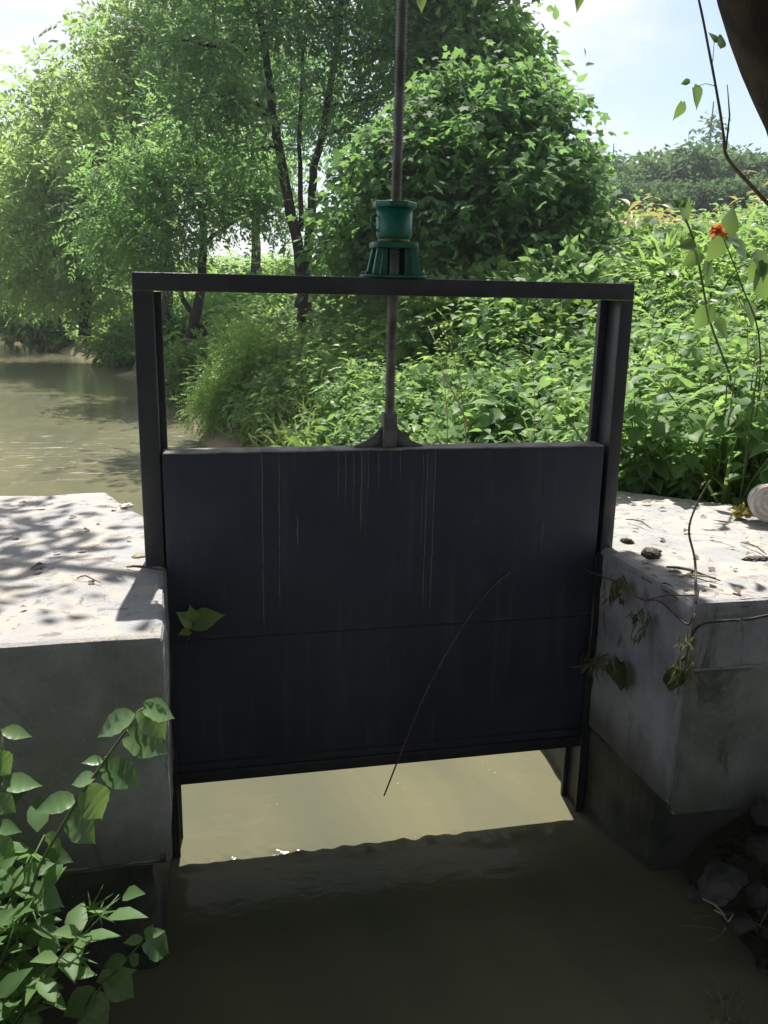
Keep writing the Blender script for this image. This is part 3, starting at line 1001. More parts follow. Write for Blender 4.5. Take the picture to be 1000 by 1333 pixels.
# unseen leaf dome added above and behind the viewpoint to block sky light
lst, sm = [], MB()
for i in range(2150):
    if i % 5 < 3:
        c_ = np.array([rng.uniform(-5.5, 5.5), rng.uniform(-8, 1.2), rng.uniform(4.4, 5.6)])
        if (c_[0] < -.3 and c_[1] > .4) or (c_[0] > .9 and c_[1] > .9):
            continue
    else:
        a_, e_ = rng.uniform(3.0, 6.42), rng.random() * 1.1
        c_ = np.array([5.6 * math.cos(a_), -3.4 + 5.2 * math.sin(a_), .3 + 4.4 * math.sin(e_)]) + rng.normal(size=3) * .3
        if c_[1] > -1.6 and c_[2] < 3.2:
            continue
    if np.linalg.norm(c_ - CAM) < 2.2:
        continue
    k_ = 16
    ps = c_ - o0 + rng.normal(size=(k_, 3)) * .36
    scatter(lst, T_OVATE, ps, rng.normal(size=(k_, 3)) - [0, 0, .3], rng.normal(size=(k_, 3)) * .6 + [0, 0, 1.], .17 + .10 * rng.random(k_))
    if i % 12 == 0:
        sm.tube(limb_path(trunk[6], c_ - o0, 6, .08, .04), np.linspace(.04, .008, 6), 5, cap=False)
n_ = 1500  # extra leaf slab out of view, added to keep sun off the water
ps = np.stack([rng.uniform(-.5, 1.3, n_), rng.uniform(1.72, 2.13, n_), rng.uniform(4.35, 4.6, n_)], -1) - o0
scatter(lst, T_OVATE, ps, rng.normal(size=(n_, 3)) - [0, 0, .2], rng.normal(size=(n_, 3)) * .5 + [0, 0, 1.], .12 + .08 * rng.random(n_))
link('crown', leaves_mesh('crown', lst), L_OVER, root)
sm.build('boughs', M_BARK, root)
# bare hanging branch with a few leaves
brp = [at(1012, 275, y=.6), at(1000, 265, y=.58), at(975, 238, y=.5), at(947, 205, y=.42), at(942, 175, y=.4), at(935, 130, y=.4), at(922, 60, y=.4), at(910, 0, y=.4), at(895, -60, y=.4)]
br = MB()
curve(br, [p_ - o0 for p_ in brp], [.011, .0105, .0095, .0085, .0065, .006, .0055, .005, .004], 7, wob=.1)
br.tube([at(945, 195, y=.41) - o0, at(950, 150, y=.44) - o0, at(947, 110, y=.46) - o0], [.005, .004, .002], 5)
for a_, b_ in [((932, 112), (905, 113)), ((928, 80), (930, 52))]:
    pa, pb = at(*a_, y=.4) - o0, at(*b_, y=.38) - o0
    br.tube([pa, (pa + pb) / 2 + [0, 0, .012], pb], [.002, .0016, .0012], 4)
bro = br.build('hanging_branch', M_DRYSTEM, root, smooth=True)
lst = []


def pleaf(lst, T, base, tip, ya, yb, up=(0, -.4, .9), off=None):
    a, b = at(*base, y=ya), at(*tip, y=yb)
    if off is not None:
        a, b = a - off, b - off
    d = b - a
    scatter(lst, T, [a], [d], [np.array(up)], [np.linalg.norm(d)])


for b_, tp_ in [((903, 114), (914, 142)), ((888, 133), (880, 158)), ((898, 106), (886, 108)), ((931, 55), (925, 38)), ((936, 60), (944, 42))]:
    pleaf(lst, T_HEART, b_, tp_, .39, .41, (.3, -.9, .2), o0)
link('branch_leaves', leaves_mesh('branch_leaves', lst), L_NEAR, bro)
lst = []
for b_, tp_ in [((752, -12), (756, 16)), ((668, -8), (676, 14)), ((545, -10), (553, 16)), ((700, -12), (694, 6)), ((615, -12), (622, 8))]:
    pleaf(lst, T_HEART, b_, tp_, 1.2, 1.22, (.3, -.9, .2), o0)
tw = MB()
for px in (752, 668, 545, 700, 615):
    pa = at(px, -10, y=1.2) - o0
    tw.tube([pa, pa + [.02, .05, .35], pa + [.1, .3, 1.2]], [.003, .004, .006], 5)
two = tw.build('hanging_twigs', M_BARK, root)
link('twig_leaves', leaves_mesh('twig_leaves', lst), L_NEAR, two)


# ------------------------------------------------------------------ bank vegetation
def stems_field(pts, hgt, nl, T, ls, lst, stem_mb=None, lean=.25, droop=.35, up=.9):
    """upright weeds: leaves set along each stem, largest near the top"""
    n = len(pts)
    base = np.array([[x, y, gz(x, y)] for x, y in pts])
    H = hgt * (.5 + .6 * rng.random(n)) * np.array([1.05 + .8 * mnoise.noise(Vector((x * .9, y * .9, 5.))) for x, y in pts])
    ln = rng.normal(size=(n, 2)) * lean
    k = np.tile((np.arange(nl) + .5) / nl, (n, 1)) ** .75
    k = np.clip(k + rng.normal(size=k.shape) * .04, .05, 1)
    P = base[:, None, :] + np.stack([ln[:, :1] * k ** 1.6 * H[:, None], ln[:, 1:] * k ** 1.6 * H[:, None], k * H[:, None]], -1)
    az = (np.arange(nl) * 2.4)[None] + rng.random((n, 1)) * 6.28 + rng.normal(size=(n, nl)) * .35
    d = np.stack([np.cos(az), np.sin(az), -droop + rng.normal(size=az.shape) * .3 + .5 * (k > .85)], -1)
    nr = np.stack([rng.normal(size=az.shape) * .35 - np.cos(az) * .25, rng.normal(size=az.shape) * .35 - np.sin(az) * .25, np.ones_like(az) * up], -1)
    s = ls * (.6 + .6 * rng.random((n, nl))) * np.where(k > .9, .65, 1)
    P = P + d * .04
    scatter(lst, T, P.reshape(-1, 3), d.reshape(-1, 3), nr.reshape(-1, 3), s.ravel())
    if stem_mb is not None:
        for i in range(n):
            tt = np.array([0, .5, 1.])
            stem_mb.tube(base[i] + np.stack([ln[i, 0] * tt ** 1.6 * H[i], ln[i, 1] * tt ** 1.6 * H[i], tt * H[i]], -1), np.array([.006, .005, .002]), 4, cap=False)


def pick(n, x0, x1, y0, y1, cond):
    out = []
    while len(out) < n:
        x, y = rng.uniform(x0, x1), rng.uniform(y0, y1)
        if cond(x, y):
            out.append((x, y))
    return out


def clear(x, y):
    return not (y < 1.45 and x + y < 2.78) and x - float(xe(y)) > .25


def stuff(name, lst, mat, lab, stem=None):
    ob = link(name, leaves_mesh(name, lst), mat)
    return tag(ob, lab, kind='stuff')


def patch(x, y, k):
    return mnoise.noise(Vector((x * .75 + k * 17.3, y * .75, k * 3.1)))


lst = []
stems_field(pick(1900, .8, 9, 1.0, 9.5, lambda x, y: clear(x, y) and patch(x, y, 1) > -.12), .60, 13, T_HEART, .13, lst, droop=.45)
stems_field(pick(500, .8, 6, 1.0, 6, lambda x, y: clear(x, y) and patch(x, y, 2) > .1), .5, 10, T_HEART, .19, lst, droop=.5)
stems_field(pick(1100, .8, 6, 1.0, 6, clear), .32, 9, T_HEART, .10, lst)
stems_field(pick(1300, 3, 13, 3, 13, lambda x, y: clear(x, y) and x - float(xe(y)) > 3), .75, 12, T_HEART, .14, lst)
stuff('undergrowth', lst, L_WEED, 'sunlit mass of broad-leaved weeds covering the right bank')
lst = []
stems_field(pick(1500, .8, 9, 1.0, 10, lambda x, y: clear(x, y) and patch(x, y, 3) > .02), .68, 13, T_OVATE, .13, lst, droop=.5)
stems_field(pick(900, .8, 9, 1.0, 10, lambda x, y: clear(x, y) and patch(x, y, 4) > .08), .7, 9, T_SPRAY, .20, lst, droop=.2)
stems_field(pick(800, 3, 13, 4, 14, lambda x, y: clear(x, y) and x - float(xe(y)) > 3 and patch(x, y, 5) > 0), .85, 12, T_OVATE, .15, lst)
stuff('undergrowth', lst, L_BUSH, 'lighter feathery and small-leaved weeds mixed through the right bank')
lst = []
n = 15000
pts = np.array(pick(n, .9, 9, 1.0, 9, lambda x, y: clear(x, y) and patch(x, y, 6) > .0))
hh = np.array([gz(*p_) + .62 * (.55 + .5 * patch(p_[0] * 2.3, p_[1] * 2.3, 7)) for p_ in pts])
P = np.stack([pts[:, 0], pts[:, 1], hh + rng.normal(size=n) * .07], -1)
d = rng.normal(size=P.shape) * .7 + [-.2, -.4, -.35]
scatter(lst, T_MAPLE, P, d, rng.normal(size=P.shape) * .45 + [0, -.1, 1.], .05 + .05 * rng.random(n))
stuff('climbers', lst, L_VINE, 'pale lobed-leaf vines draped over the weeds of the right bank')
lst = []
stems_field(pick(1500, -.6, 4.5, 4, 13, lambda x, y: clear(x, y) and x - float(xe(y)) < 4.2), .5, 12, T_OVATE, .14, lst)
stems_field(pick(900, -1.5, 7, 9, 21, lambda x, y: clear(x, y) and x - float(xe(y)) < 7), .6, 12, T_OVATE, .17, lst)
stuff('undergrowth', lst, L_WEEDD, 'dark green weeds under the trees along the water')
lst = []
stems_field(pick(1500, -14, 10, 19, 46, lambda x, y: clear(x, y) and x - float(xe(y)) < 9), .9, 12, T_OVATE, .34, lst)
stems_field(pick(700, -9, 18, 24, 60, lambda x, y: x - float(xe(y)) > 7), .7, 10, T_OVATE, .4, lst)
stems_field(pick(500, -14, -5, 1.8, 22, lambda x, y: x < float(xl(y)) - .2), .8, 10, T_OVATE, .2, lst)
stuff('undergrowth', lst, L_BUSH, 'bright far undergrowth along the bend of the canal')
lst = []
stems_field(pick(900, 5, 18, 9.5, 22, lambda x, y: x - float(xe(y)) > 5.5), .95, 12, T_LANCE, .42, lst, lean=.15)
stuff('crop', lst, L_CROP, 'yellow-green crop along the top of the bank')
lst = []
stems_field(pick(700, 9, 22, 9.5, 20, lambda x, y: x - .9 * y > .5), .95, 12, T_LANCE, .42, lst, lean=.15)
stems_field(pick(800, 12, 45, 16, 40, lambda x, y: x > .55 * y), 1.0, 9, T_LANCE, .6, lst, lean=.15)
stuff('crop', lst, L_CROPD, 'straw-coloured dry crop in the field under the far trees')
# grass tangle behind the gate and along the edge of the abutment
lst = []
for n, x0, x1, y0, y1, s in ((1100, .6, 1.9, 1.55, 3.2, .45), (1000, 1.4, 4.2, .6, 2.4, .38), (350, 1.5, 7, 2, 6, .7), (900, -.8, 1.2, 6.5, 10.8, .45), (1200, 2.35, 4, .2, 2., .4)):
    pts = pick(n, x0, x1, y0, y1, clear)
    P = np.array([[x, y, gz(x, y)] for x, y in pts])
    d = rng.normal(size=P.shape) * .55
    d[:, 2] = np.abs(d[:, 2]) + .6
    scatter(lst, T_BLADE, P, d, rng.normal(size=P.shape), s * (.5 + .8 * rng.random(n)))
lst_g = lst
stuff('grass', lst, L_GRASS, 'yellow-green grass tangled behind the gate and abutment')
# bindweed-like cover clothing the foot of the dark trees
lst = []
n = 9000
pts = np.array(pick(n, .3, 5.2, 5.5, 12, lambda x, y: clear(x, y) and 2.0 < x - float(xe(y)) < 5.6))
hh = np.array([gz(*p_) for p_ in pts])
P = np.stack([pts[:, 0], pts[:, 1], hh + rng.random(n) ** .7 * (.5 + .5 * np.sin(pts[:, 0] * 3 + pts[:, 1] * 2) ** 2)], -1)
d = rng.normal(size=P.shape) * .7 + [-.3, -.6, -.4]
scatter(lst, T_MAPLE, P, d, rng.normal(size=P.shape) * .5 + [0, -.3, 1.], .075 + .06 * rng.random(n))
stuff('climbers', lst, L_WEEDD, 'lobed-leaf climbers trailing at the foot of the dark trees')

# shrubs that stand out of the cover
def shrub(x, y, blobs, T, ls, mat, n, nl, lab, cl=.14):
    o0 = np.array([x, y, gz(x, y) - .05])
    root = empty('shrub', o0, lab, 'shrub', 'shrubs on the canal bank')
    sm, lst = MB(), []
    for c, rad in blobs:
        c, rad = np.array(c), np.array(rad)
        cc = c + rnd_dirs(n) * rad * (.35 + .65 * rng.random(n) ** .5)[:, None]
        for q_ in cc[::4]:
            sm.tube(limb_path((rng.normal() * .08, rng.normal() * .08, 0), q_, 4, .05, .05), np.linspace(.012, .004, 4), 4, cap=False)
        pos = np.repeat(cc, nl, 0) + rng.normal(size=(n * nl, 3)) * cl
        dd = unit(pos - np.repeat(cc, nl, 0)) + unit(pos - c) * .5 + rng.normal(size=pos.shape) * .3
        dd[:, 2] -= .1
        scatter(lst, T, pos, dd, rng.normal(size=pos.shape) * .5 + [0, 0, 1.1], ls * (.6 + .8 * rng.random(len(pos))))
    sm.build('stem', M_DRYSTEM, root)
    link('foliage', leaves_mesh('foliage', lst), mat, root)


p_ = at(315, 560, y=11)
shrub(p_[0], 11, [((0, 0, .55), (.42, .4, .5)), ((-.2, -.1, .2), (.5, .4, .35)), ((.3, 0, .75), (.3, .3, .35)), ((-.4, -.2, -.1), (.35, .3, .25))], T_SPRAY, .12, L_BUSH, 90, 12,
      'bright yellow-green shrub overhanging the water, seen through the frame')
p_ = at(225, 520, y=16)
shrub(p_[0] + .3, 16, [((0, 0, .5), (.7, .6, .55)), ((.6, 0, .8), (.6, .5, .6))], T_OVATE, .14, L_WEEDD, 100, 12, 'dark shrub at the water edge behind the left post')
p_ = at(140, 470, y=27)
shrub(p_[0] + .6, 26, [((0, 0, .6), (1., .8, .6)), ((1., 0, .8), (1., .8, .7))], T_OVATE, .2, L_BUSH, 110, 12, 'bright low shrub beside the tan mud spit')
p_ = at(60, 440, y=33)
shrub(p_[0] + .8, 33, [((0, 0, .8), (1.5, 1., .8)), ((1.6, 0, 1.), (1.2, 1., .9)), ((-1.5, .5, .9), (1.2, 1., .8))], T_OVATE, .26, L_LIME, 130, 12, 'lime shrub trailing into the canal under the left trees', .22)
p_ = at(190, 425, y=23)
shrub(p_[0] + .4, 24.5, [((0, 0, .9), (1.1, .8, .8)), ((.9, 0, 1.1), (.9, .8, .8))], T_OVATE, .2, L_TREE, 120, 12, 'mid green shrub behind the mud spit, left of the post', .2)
p_ = at(650, 370, y=7)
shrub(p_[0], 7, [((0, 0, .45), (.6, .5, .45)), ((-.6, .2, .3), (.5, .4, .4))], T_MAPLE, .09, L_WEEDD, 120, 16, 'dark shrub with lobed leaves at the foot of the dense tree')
p_ = at(740, 300, y=6.5)
shrub(p_[0], 6.6, [((0, 0, .5), (.5, .5, .5)), ((.6, .2, .45), (.5, .5, .4))], T_HEART, .13, L_WEED, 80, 9, 'light green broad-leaved shrub at the right foot of the dense tree')
p_ = at(900, 330, y=5.5)
shrub(p_[0], 5.5, [((0, 0, .5), (.6, .5, .4)), ((.7, .2, .5), (.6, .5, .4))], T_LANCE, .2, L_BUSH, 80, 12, 'feathery light green shrub on the bank above the right abutment')
p_ = at(430, 545, y=5.5)
shrub(p_[0], 5.5, [((0, 0, .2), (.5, .4, .35)), ((.5, .2, .3), (.5, .4, .4))], T_OVATE, .11, L_WEEDD, 110, 12, 'dense green shrub rising behind the left half of the gate panel')

# dry stalks poking out of the weeds
proto = None
for i in range(16):
    px, py = [(905, 640), (930, 600), (965, 560), (880, 610), (985, 620), (950, 500), (920, 520), (975, 480), (610, 560), (585, 545), (850, 560), (940, 640), (995, 540), (870, 480), (700, 520), (960, 610)][i]
    y = 1.6 + .5 * rng.random() if i < 8 else 2.4
    p_ = at(px, py, y=y)
    if proto is None:
        proto = MB().tube([(0, 0, -.4), (.03, 0, 0), (.1, .02, .35), (.22, .05, .62), (.36, .06, .75)], [.004, .004, .0035, .003, .0015], 5).build('dry_stalk', M_STRAW, None)
        tag(proto, 'dry straw-coloured stalk poking out of the weeds on the right bank', 'dead stalk', 'dry stalks in the weeds')
        proto.location = p_
    else:
        c_ = copy_thing(proto, p_, rng.random() * 6.28, .6 + .6 * rng.random())
        c_.rotation_euler = (rng.normal() * .35, rng.normal() * .35, rng.random() * 6.28)
p_ = at(612, 545, y=1.9)
o = MB().tube([at(612, 560, y=1.9) , at(597, 525, y=1.9), at(580, 492, y=1.9), at(569, 465, y=1.9)], [.006, .005, .004, .002], 6).build('bare_stick', M_STRAW)
tag(o, 'pale bare stick leaning up behind the gate panel just right of the screw', 'stick')

# knee-high weeds nearest the abutment, each its own plant
protos = []
for kd in range(3):
    root = empty('leafy_weed', (0, 0, -30), 'leafy green weed with broad pointed leaves along the back edge of the right abutment', 'weed', 'weeds behind the right abutment')
    sm, lst = MB(), []
    for s in range(3):
        H = .42 + .25 * rng.random()
        ln = rng.normal(size=2) * .3
        tt = np.linspace(0, 1, 6)
        P = np.stack([ln[0] * tt ** 1.5 * H, ln[1] * tt ** 1.5 * H, tt * H], -1)
        sm.tube(P, np.linspace(.007, .003, 6), 5)
        nl = 12
        k = (np.arange(nl) + 1) / nl
        pp = np.stack([np.interp(k, tt, P[:, i]) for i in range(3)], -1)
        az = np.arange(nl) * 2.4 + s
        d = np.stack([np.cos(az), np.sin(az), -.25 + .6 * (k > .85) + rng.normal(size=nl) * .2], -1)
        scatter(lst, T_HEART if kd < 2 else T_OVATE, pp + d * .03, d, np.stack([-.25 * np.cos(az), -.25 * np.sin(az), np.ones(nl)], -1), (.12 if kd < 2 else .14) * (.6 + .5 * rng.random(nl)))
    sm.build('stem', M_STEM, root)
    link('foliage', leaves_mesh('foliage', lst), L_WEED, root)
    protos.append(root)
spots = [(1.25, 1.5), (1.5, 1.32), (1.72, 1.12), (1.95, .92), (2.15, .75), (2.35, .62), (1.9, 1.2), (2.2, 1.0), (2.45, .9), (2.1, 1.4), (2.45, 1.2), (1.4, 1.8), (1.7, 1.8), (2.0, 1.75), (2.3, 1.6), (2.6, 1.5), (1.2, 2.0), (1.55, 2.15), (1.9, 2.1), (2.25, 2.0), (2.6, 1.9), (2.9, 1.6),
         (1.0, 2.4), (1.35, 2.5), (1.8, 2.5), (2.2, 2.4), (2.7, 2.3), (3.0, 2.1)]
for i, (x, y) in enumerate(spots):
    x, y = x + rng.normal() * .06, y + rng.normal() * .05
    loc = (x, y, gz(x, y))
    if i < 3:
        protos[i].location = loc
    else:
        copy_thing(protos[i % 3], loc, rng.random() * 6.28, .8 + .5 * rng.random())

# flowering plant at the right edge
o0 = np.array([2.32, 1.0, 0.])
root = empty('flowering_plant', o0, 'tall plant with big backlit leaves and one orange flower at the right edge', 'plant')
sm = MB()
curve(sm, [(0, 0, -.1), at(958, 520, y=1.) - o0, at(925, 420, y=1.) - o0, at(905, 320, y=1.) - o0, at(885, 268, y=1.) - o0], [.006, .006, .006, .006, .004], 7)
curve(sm, [(.05, 0, -.1), at(990, 460, y=.95) - o0, at(965, 370, y=.95) - o0, at(940, 305, y=.95) - o0], [.005, .005, .004, .003], 7)
curve(sm, [at(940, 380, y=.97) - o0, at(960, 350, y=.93) - o0, at(985, 338, y=.9) - o0], [.005, .004, .003], 6)
sm.build('stem', M_STEM, root, smooth=True)
lst = []
for b_, tp_ in [((884, 270), (864, 262)), ((886, 266), (902, 292)), ((888, 270), (878, 250)), ((905, 320), (884, 318)), ((912, 330), (890, 345)), ((916, 345), (930, 375)), ((942, 305), (962, 268)),
                ((938, 305), (925, 345)), ((945, 310), (972, 312)), ((955, 318), (980, 335)), ((983, 330), (1002, 362)), ((988, 340), (978, 372)), ((990, 350), (1006, 395)), ((925, 400), (905, 430)),
                ((930, 420), (955, 440)), ((970, 400), (990, 430))]:
    pleaf(lst, T_HEART, b_, tp_, .98, .96 + .08 * random.random(), (random.uniform(-.4, .4), -.8, .5), o0)
link('foliage', leaves_mesh('foliage', lst), L_NEAR, root)
lst = []
fc = at(934, 300, y=.93) - o0
n = 34
dd = rnd_dirs(n, .2)
scatter(lst, T_HEART, np.repeat([fc], n, 0) + rng.normal(size=(n, 3)) * .008, dd, rng.normal(size=(n, 3)), .028 + .02 * rng.random(n))
link('flower', leaves_mesh('flower', lst), M_ORANGE, root)

# ------------------------------------------------------------------ plants at the lower left
T_BIG = leaf_t(16, .40, .36, .22, .30, base=.8, wave=.09)
T_BIGO = leaf_t(14, .28, .42, .25, .26, wave=.09)


def near_plant(name, lab, stem, leaves, y, mat, base_z=None):
    s0 = at(*stem[0], y=y)
    o0 = np.array([s0[0], s0[1], gz(s0[0], s0[1])])
    root = empty(name, o0, lab, 'plant')
    sm = MB()
    P = [at(*q_, y=y + dy) - o0 for q_, dy in zip(stem, np.linspace(0, .06, len(stem)))]
    P = [np.array([P[0][0] - .05, P[0][1], -.05])] + P
    sm.tube(P, np.linspace(.006, .0025, len(P)), 7)
    lst = []
    for b_, tp_, up, T in leaves:
        dy = random.uniform(-.03, .03)
        pa, pb = at(*b_, y=y + .03), at(*tp_, y=y + .03 + dy)
        if np.linalg.norm(pb - pa) > 0:
            scatter(lst, T, [pa - o0], [pb - pa], [np.array(up)], [np.linalg.norm(pb - pa)])
            sp = np.array(P)
            j = sp[np.argmin(np.linalg.norm(sp - (pa - o0), axis=1))]
            if np.linalg.norm(j - (pa - o0)) > .004:
                sm.tube([j, (j + pa - o0) / 2 + [0, 0, .004], pa - o0], [.002, .0016, .0014], 5)
    sm.build('stem', M_STEM, root, smooth=True)
    link('foliage', leaves_mesh('foliage', lst, True), mat, root)


U1, U2, U3 = (-.1, -.55, .8), (.35, -.75, .55), (-.35, -.7, .6)
near_plant('broadleaf_shoot', 'long slanting stem with big heart-shaped leaves in front of the left abutment',
           [(22, 1215), (50, 1130), (75, 1085), (105, 1035), (140, 985), (165, 950), (186, 922)],
           [((176, 930), (118, 955), U1, T_BIGO), ((186, 924), (222, 962), U2, T_BIG), ((190, 922), (232, 930), U1, T_BIG), ((168, 958), (222, 978), U2, T_BIG), ((138, 998), (186, 1022), U2, T_BIG),
            ((134, 990), (108, 990), U1, T_BIGO), ((125, 1012), (88, 1018), U1, T_BIGO), ((112, 1030), (142, 1070), U2, T_BIG), ((100, 1040), (42, 1052), U1, T_BIGO), ((92, 1068), (128, 1098), U2, T_BIG),
            ((75, 1090), (62, 1120), U3, T_BIG), ((105, 1036), (92, 1056), U3, T_BIGO), ((60, 1110), (98, 1120), U1, T_BIGO), ((50, 1130), (20, 1150), U3, T_BIG), ((40, 1160), (84, 1178), U1, T_BIG),
            ((30, 1190), (-5, 1210), U1, T_BIG)], -1.12, L_NEAR)
near_plant('broadleaf_shoot', 'short slanting sprig of pointed leaves over the water at the lower left',
           [(95, 1345), (120, 1297), (145, 1270), (170, 1243), (192, 1218)],
           [((190, 1220), (196, 1206), U1, T_BIGO), ((192, 1216), (214, 1212), U3, T_BIGO), ((190, 1225), (229, 1240), U1, T_BIG), ((186, 1222), (160, 1226), U1, T_BIGO), ((165, 1250), (130, 1256), U1, T_BIGO),
            ((168, 1246), (186, 1256), U1, T_BIGO), ((150, 1268), (122, 1282), U2, T_BIG), ((142, 1275), (180, 1300), U2, T_BIG), ((122, 1296), (76, 1322), U1, T_BIG), ((125, 1296), (130, 1335), U2, T_BIG),
            ((140, 1280), (170, 1262), U1, T_BIGO), ((110, 1315), (150, 1340), U1, T_BIG)], -1.12, L_NEAR)
near_plant('broadleaf_shoot', 'upright leafy shoot cut by the left edge below the abutment top',
           [(-18, 1160), (-8, 1060), (0, 1000), (4, 950)],
           [((2, 952), (42, 955), U1, T_BIGO), ((-8, 985), (20, 1010), U2, T_BIG), ((2, 1020), (52, 1018), U1, T_BIGO), ((-6, 1040), (24, 1058), U2, T_BIG), ((-10, 1075), (30, 1080), U1, T_BIGO),
            ((-12, 1100), (28, 1118), U1, T_BIG), ((-15, 1140), (35, 1150), U1, T_BIG)], -1.1, L_NEAR)
# leafy weeds massed at the lower left corner
protos = []
for kd in range(2):
    root = empty('bushy_weed', (0, 0, -30), 'bushy weed with finger-like leaves massed in the lower left corner', 'weed', 'bushy weeds at the lower left')
    sm, lst = MB(), []
    for s in range(7):
        H = .34 + .26 * rng.random()
        ln = rng.normal(size=2) * .36
        tt = np.linspace(0, 1, 6)
        P = np.stack([ln[0] * tt ** 1.4 * H, ln[1] * tt ** 1.4 * H, tt * H], -1)
        sm.tube(P, np.linspace(.005, .002, 6), 5)
        nl = 15
        k = (np.arange(nl) + 1) / nl
        pp = np.stack([np.interp(k, tt, P[:, i]) for i in range(3)], -1) + rng.normal(size=(nl, 3)) * .012
        az = np.arange(nl) * 2.4 + s
        d = np.stack([np.cos(az), np.sin(az), -.05 + .5 * (k > .8) + rng.normal(size=nl) * .3], -1)
        nr = np.stack([rng.normal(size=nl) * .4, rng.normal(size=nl) * .4 - .2, np.ones(nl)], -1)
        sel = rng.random(nl) < .16
        sz = .05 + .035 * rng.random(nl)
        scatter(lst, T_HEMP, (pp + d * .02)[sel], d[sel], nr[sel], sz[sel])
        scatter(lst, T_OVATE, (pp + d * .02)[~sel], d[~sel], nr[~sel], sz[~sel] * 1.3)
    sm.build('stem', M_STEM, root)
    link('foliage', leaves_mesh('foliage', lst), L_WEED, root)
    protos.append(root)
for i, (x, y) in enumerate([(-1.50, -1.14), (-1.46, -1.26), (-1.60, -1.02), (-1.54, -1.36), (-1.62, -1.25), (-1.42, -1.14), (-1.56, -1.2), (-1.72, -1.12), (-1.58, -1.12), (-1.66, -1.34), (-1.5, -1.22), (-1.43, -1.27), (-1.38, -1.15)]):
    loc = (x, y, gz(x, y) + .0)
    if i < 2:
        protos[i].location = loc
    else:
        copy_thing(protos[i % 2], loc, rng.random() * 6.28, .8 + .45 * rng.random())

# seedling growing from the left guide
o0 = at(236, 850, y=-.03)
root = empty('seedling', o0, 'small bright seedling with two leaves growing beside the left guide', 'seedling')
sm = MB()
sm.tube([np.zeros(3), at(243, 834, y=-.05) - o0, at(250, 818, y=-.06) - o0, at(253, 810, y=-.07) - o0], [.004, .0035, .003, .002], 6)
sm.build('stem', M_STEM, root, smooth=True)
lst = []
for b_, tp_ in [((252, 812), (288, 797)), ((250, 812), (234, 797)), ((252, 808), (248, 792)), ((247, 822), (234, 824))]:
    a_, c_ = at(*b_, y=-.07), at(*tp_, y=-.10)
    scatter(lst, T_BIG, [a_ - o0], [c_ - a_], [np.array((-.1, -.7, .7))], [np.linalg.norm(c_ - a_)])
link('foliage', leaves_mesh('foliage', lst, True), L_SUNLIT, root)

# dry stalk leaning across the gate face
P = [at(665, 744, y=-.02), at(636, 770, y=-.03), at(600, 820, y=-.045), at(560, 890, y=-.06), at(530, 960, y=-.08), at(500, 1036, y=-.11)]
o = curve(MB(), P, [.0025, .003, .0035, .004, .004, .0035], 7).build('leaning_stalk', M_DRYSTEM, smooth=True)
tag(o, 'long thin curved stalk leaning across the gate panel down to the water', 'stalk')

# wilted creeper over the near corner of the right abutment
o0 = at(905, 790, y=-.76)
root = empty('wilted_creeper', o0, 'wilted creeper trailing over the near corner of the right abutment', 'plant')
sm = MB()


def wall(px, py, x=.90):
    return at(px, py, x=x) - o0


curve(sm, [at(905, 800, y=-.775) - o0, wall(893, 812, .945), wall(860, 783, .92), wall(835, 780, .915), wall(800, 757, .90), wall(765, 742, .87), wall(742, 722, .85)], [.005, .0045, .004, .004, .003, .003, .002], 6)
curve(sm, [at(905, 775, y=-.74) - o0, wall(870, 775, .93), wall(845, 780, .92)], [.003, .003, .002], 5)
curve(sm, [at(906, 785, y=-.765) - o0, at(905, 730, y=-.5) - o0, at(897, 690, y=-.42) - o0, at(908, 655, y=-.40) - o0, at(925, 625, y=-.40) - o0], [.005, .005, .0045, .004, .003], 6)
curve(sm, [at(905, 800, y=-.775) - o0, at(898, 835, y=-.79) - o0, at(890, 880, y=-.80) - o0], [.004, .004, .002], 6)
sm.build('stem', M_DRYSTEM, root, smooth=True)
for px, py, x, n, ln in [(737, 722, .845, 34, 46), (803, 745, .885, 30, 44), (835, 790, .90, 26, 42), (895, 815, None, 34, 70), (888, 860, None, 20, 30)]:
    lst = []
    p0 = wall(px, py, x) if x else at(px, py, y=-.79) - o0
    k = .0036
    pos = p0 + np.stack([rng.normal(size=n) * .022, rng.normal(size=n) * .02, -rng.random(n) * ln * k * .75], -1)
    d = np.stack([rng.normal(size=n) * .35, rng.normal(size=n) * .35, -1 + rng.normal(size=n) * .2], -1)
    scatter(lst, T_LANCE, pos, d, rng.normal(size=(n, 3)), .035 + .035 * rng.random(n))
    scatter(lst, T_SMALL, pos[::2], d[::2], rng.normal(size=(n, 3))[::2], .03 + .02 * rng.random(n)[::2])
    link('leaf_cluster', leaves_mesh('leaf_cluster', lst), L_WILT, root)
lst = []
a_, c_ = at(880, 872, y=-.775), at(873, 905, y=-.775)
scatter(lst, T_BIG, [a_ - o0], [c_ - a_], [np.array((-.3, -.9, .2))], [np.linalg.norm(c_ - a_)])
link('green_leaf', leaves_mesh('green_leaf', lst, True), L_OVER, root)

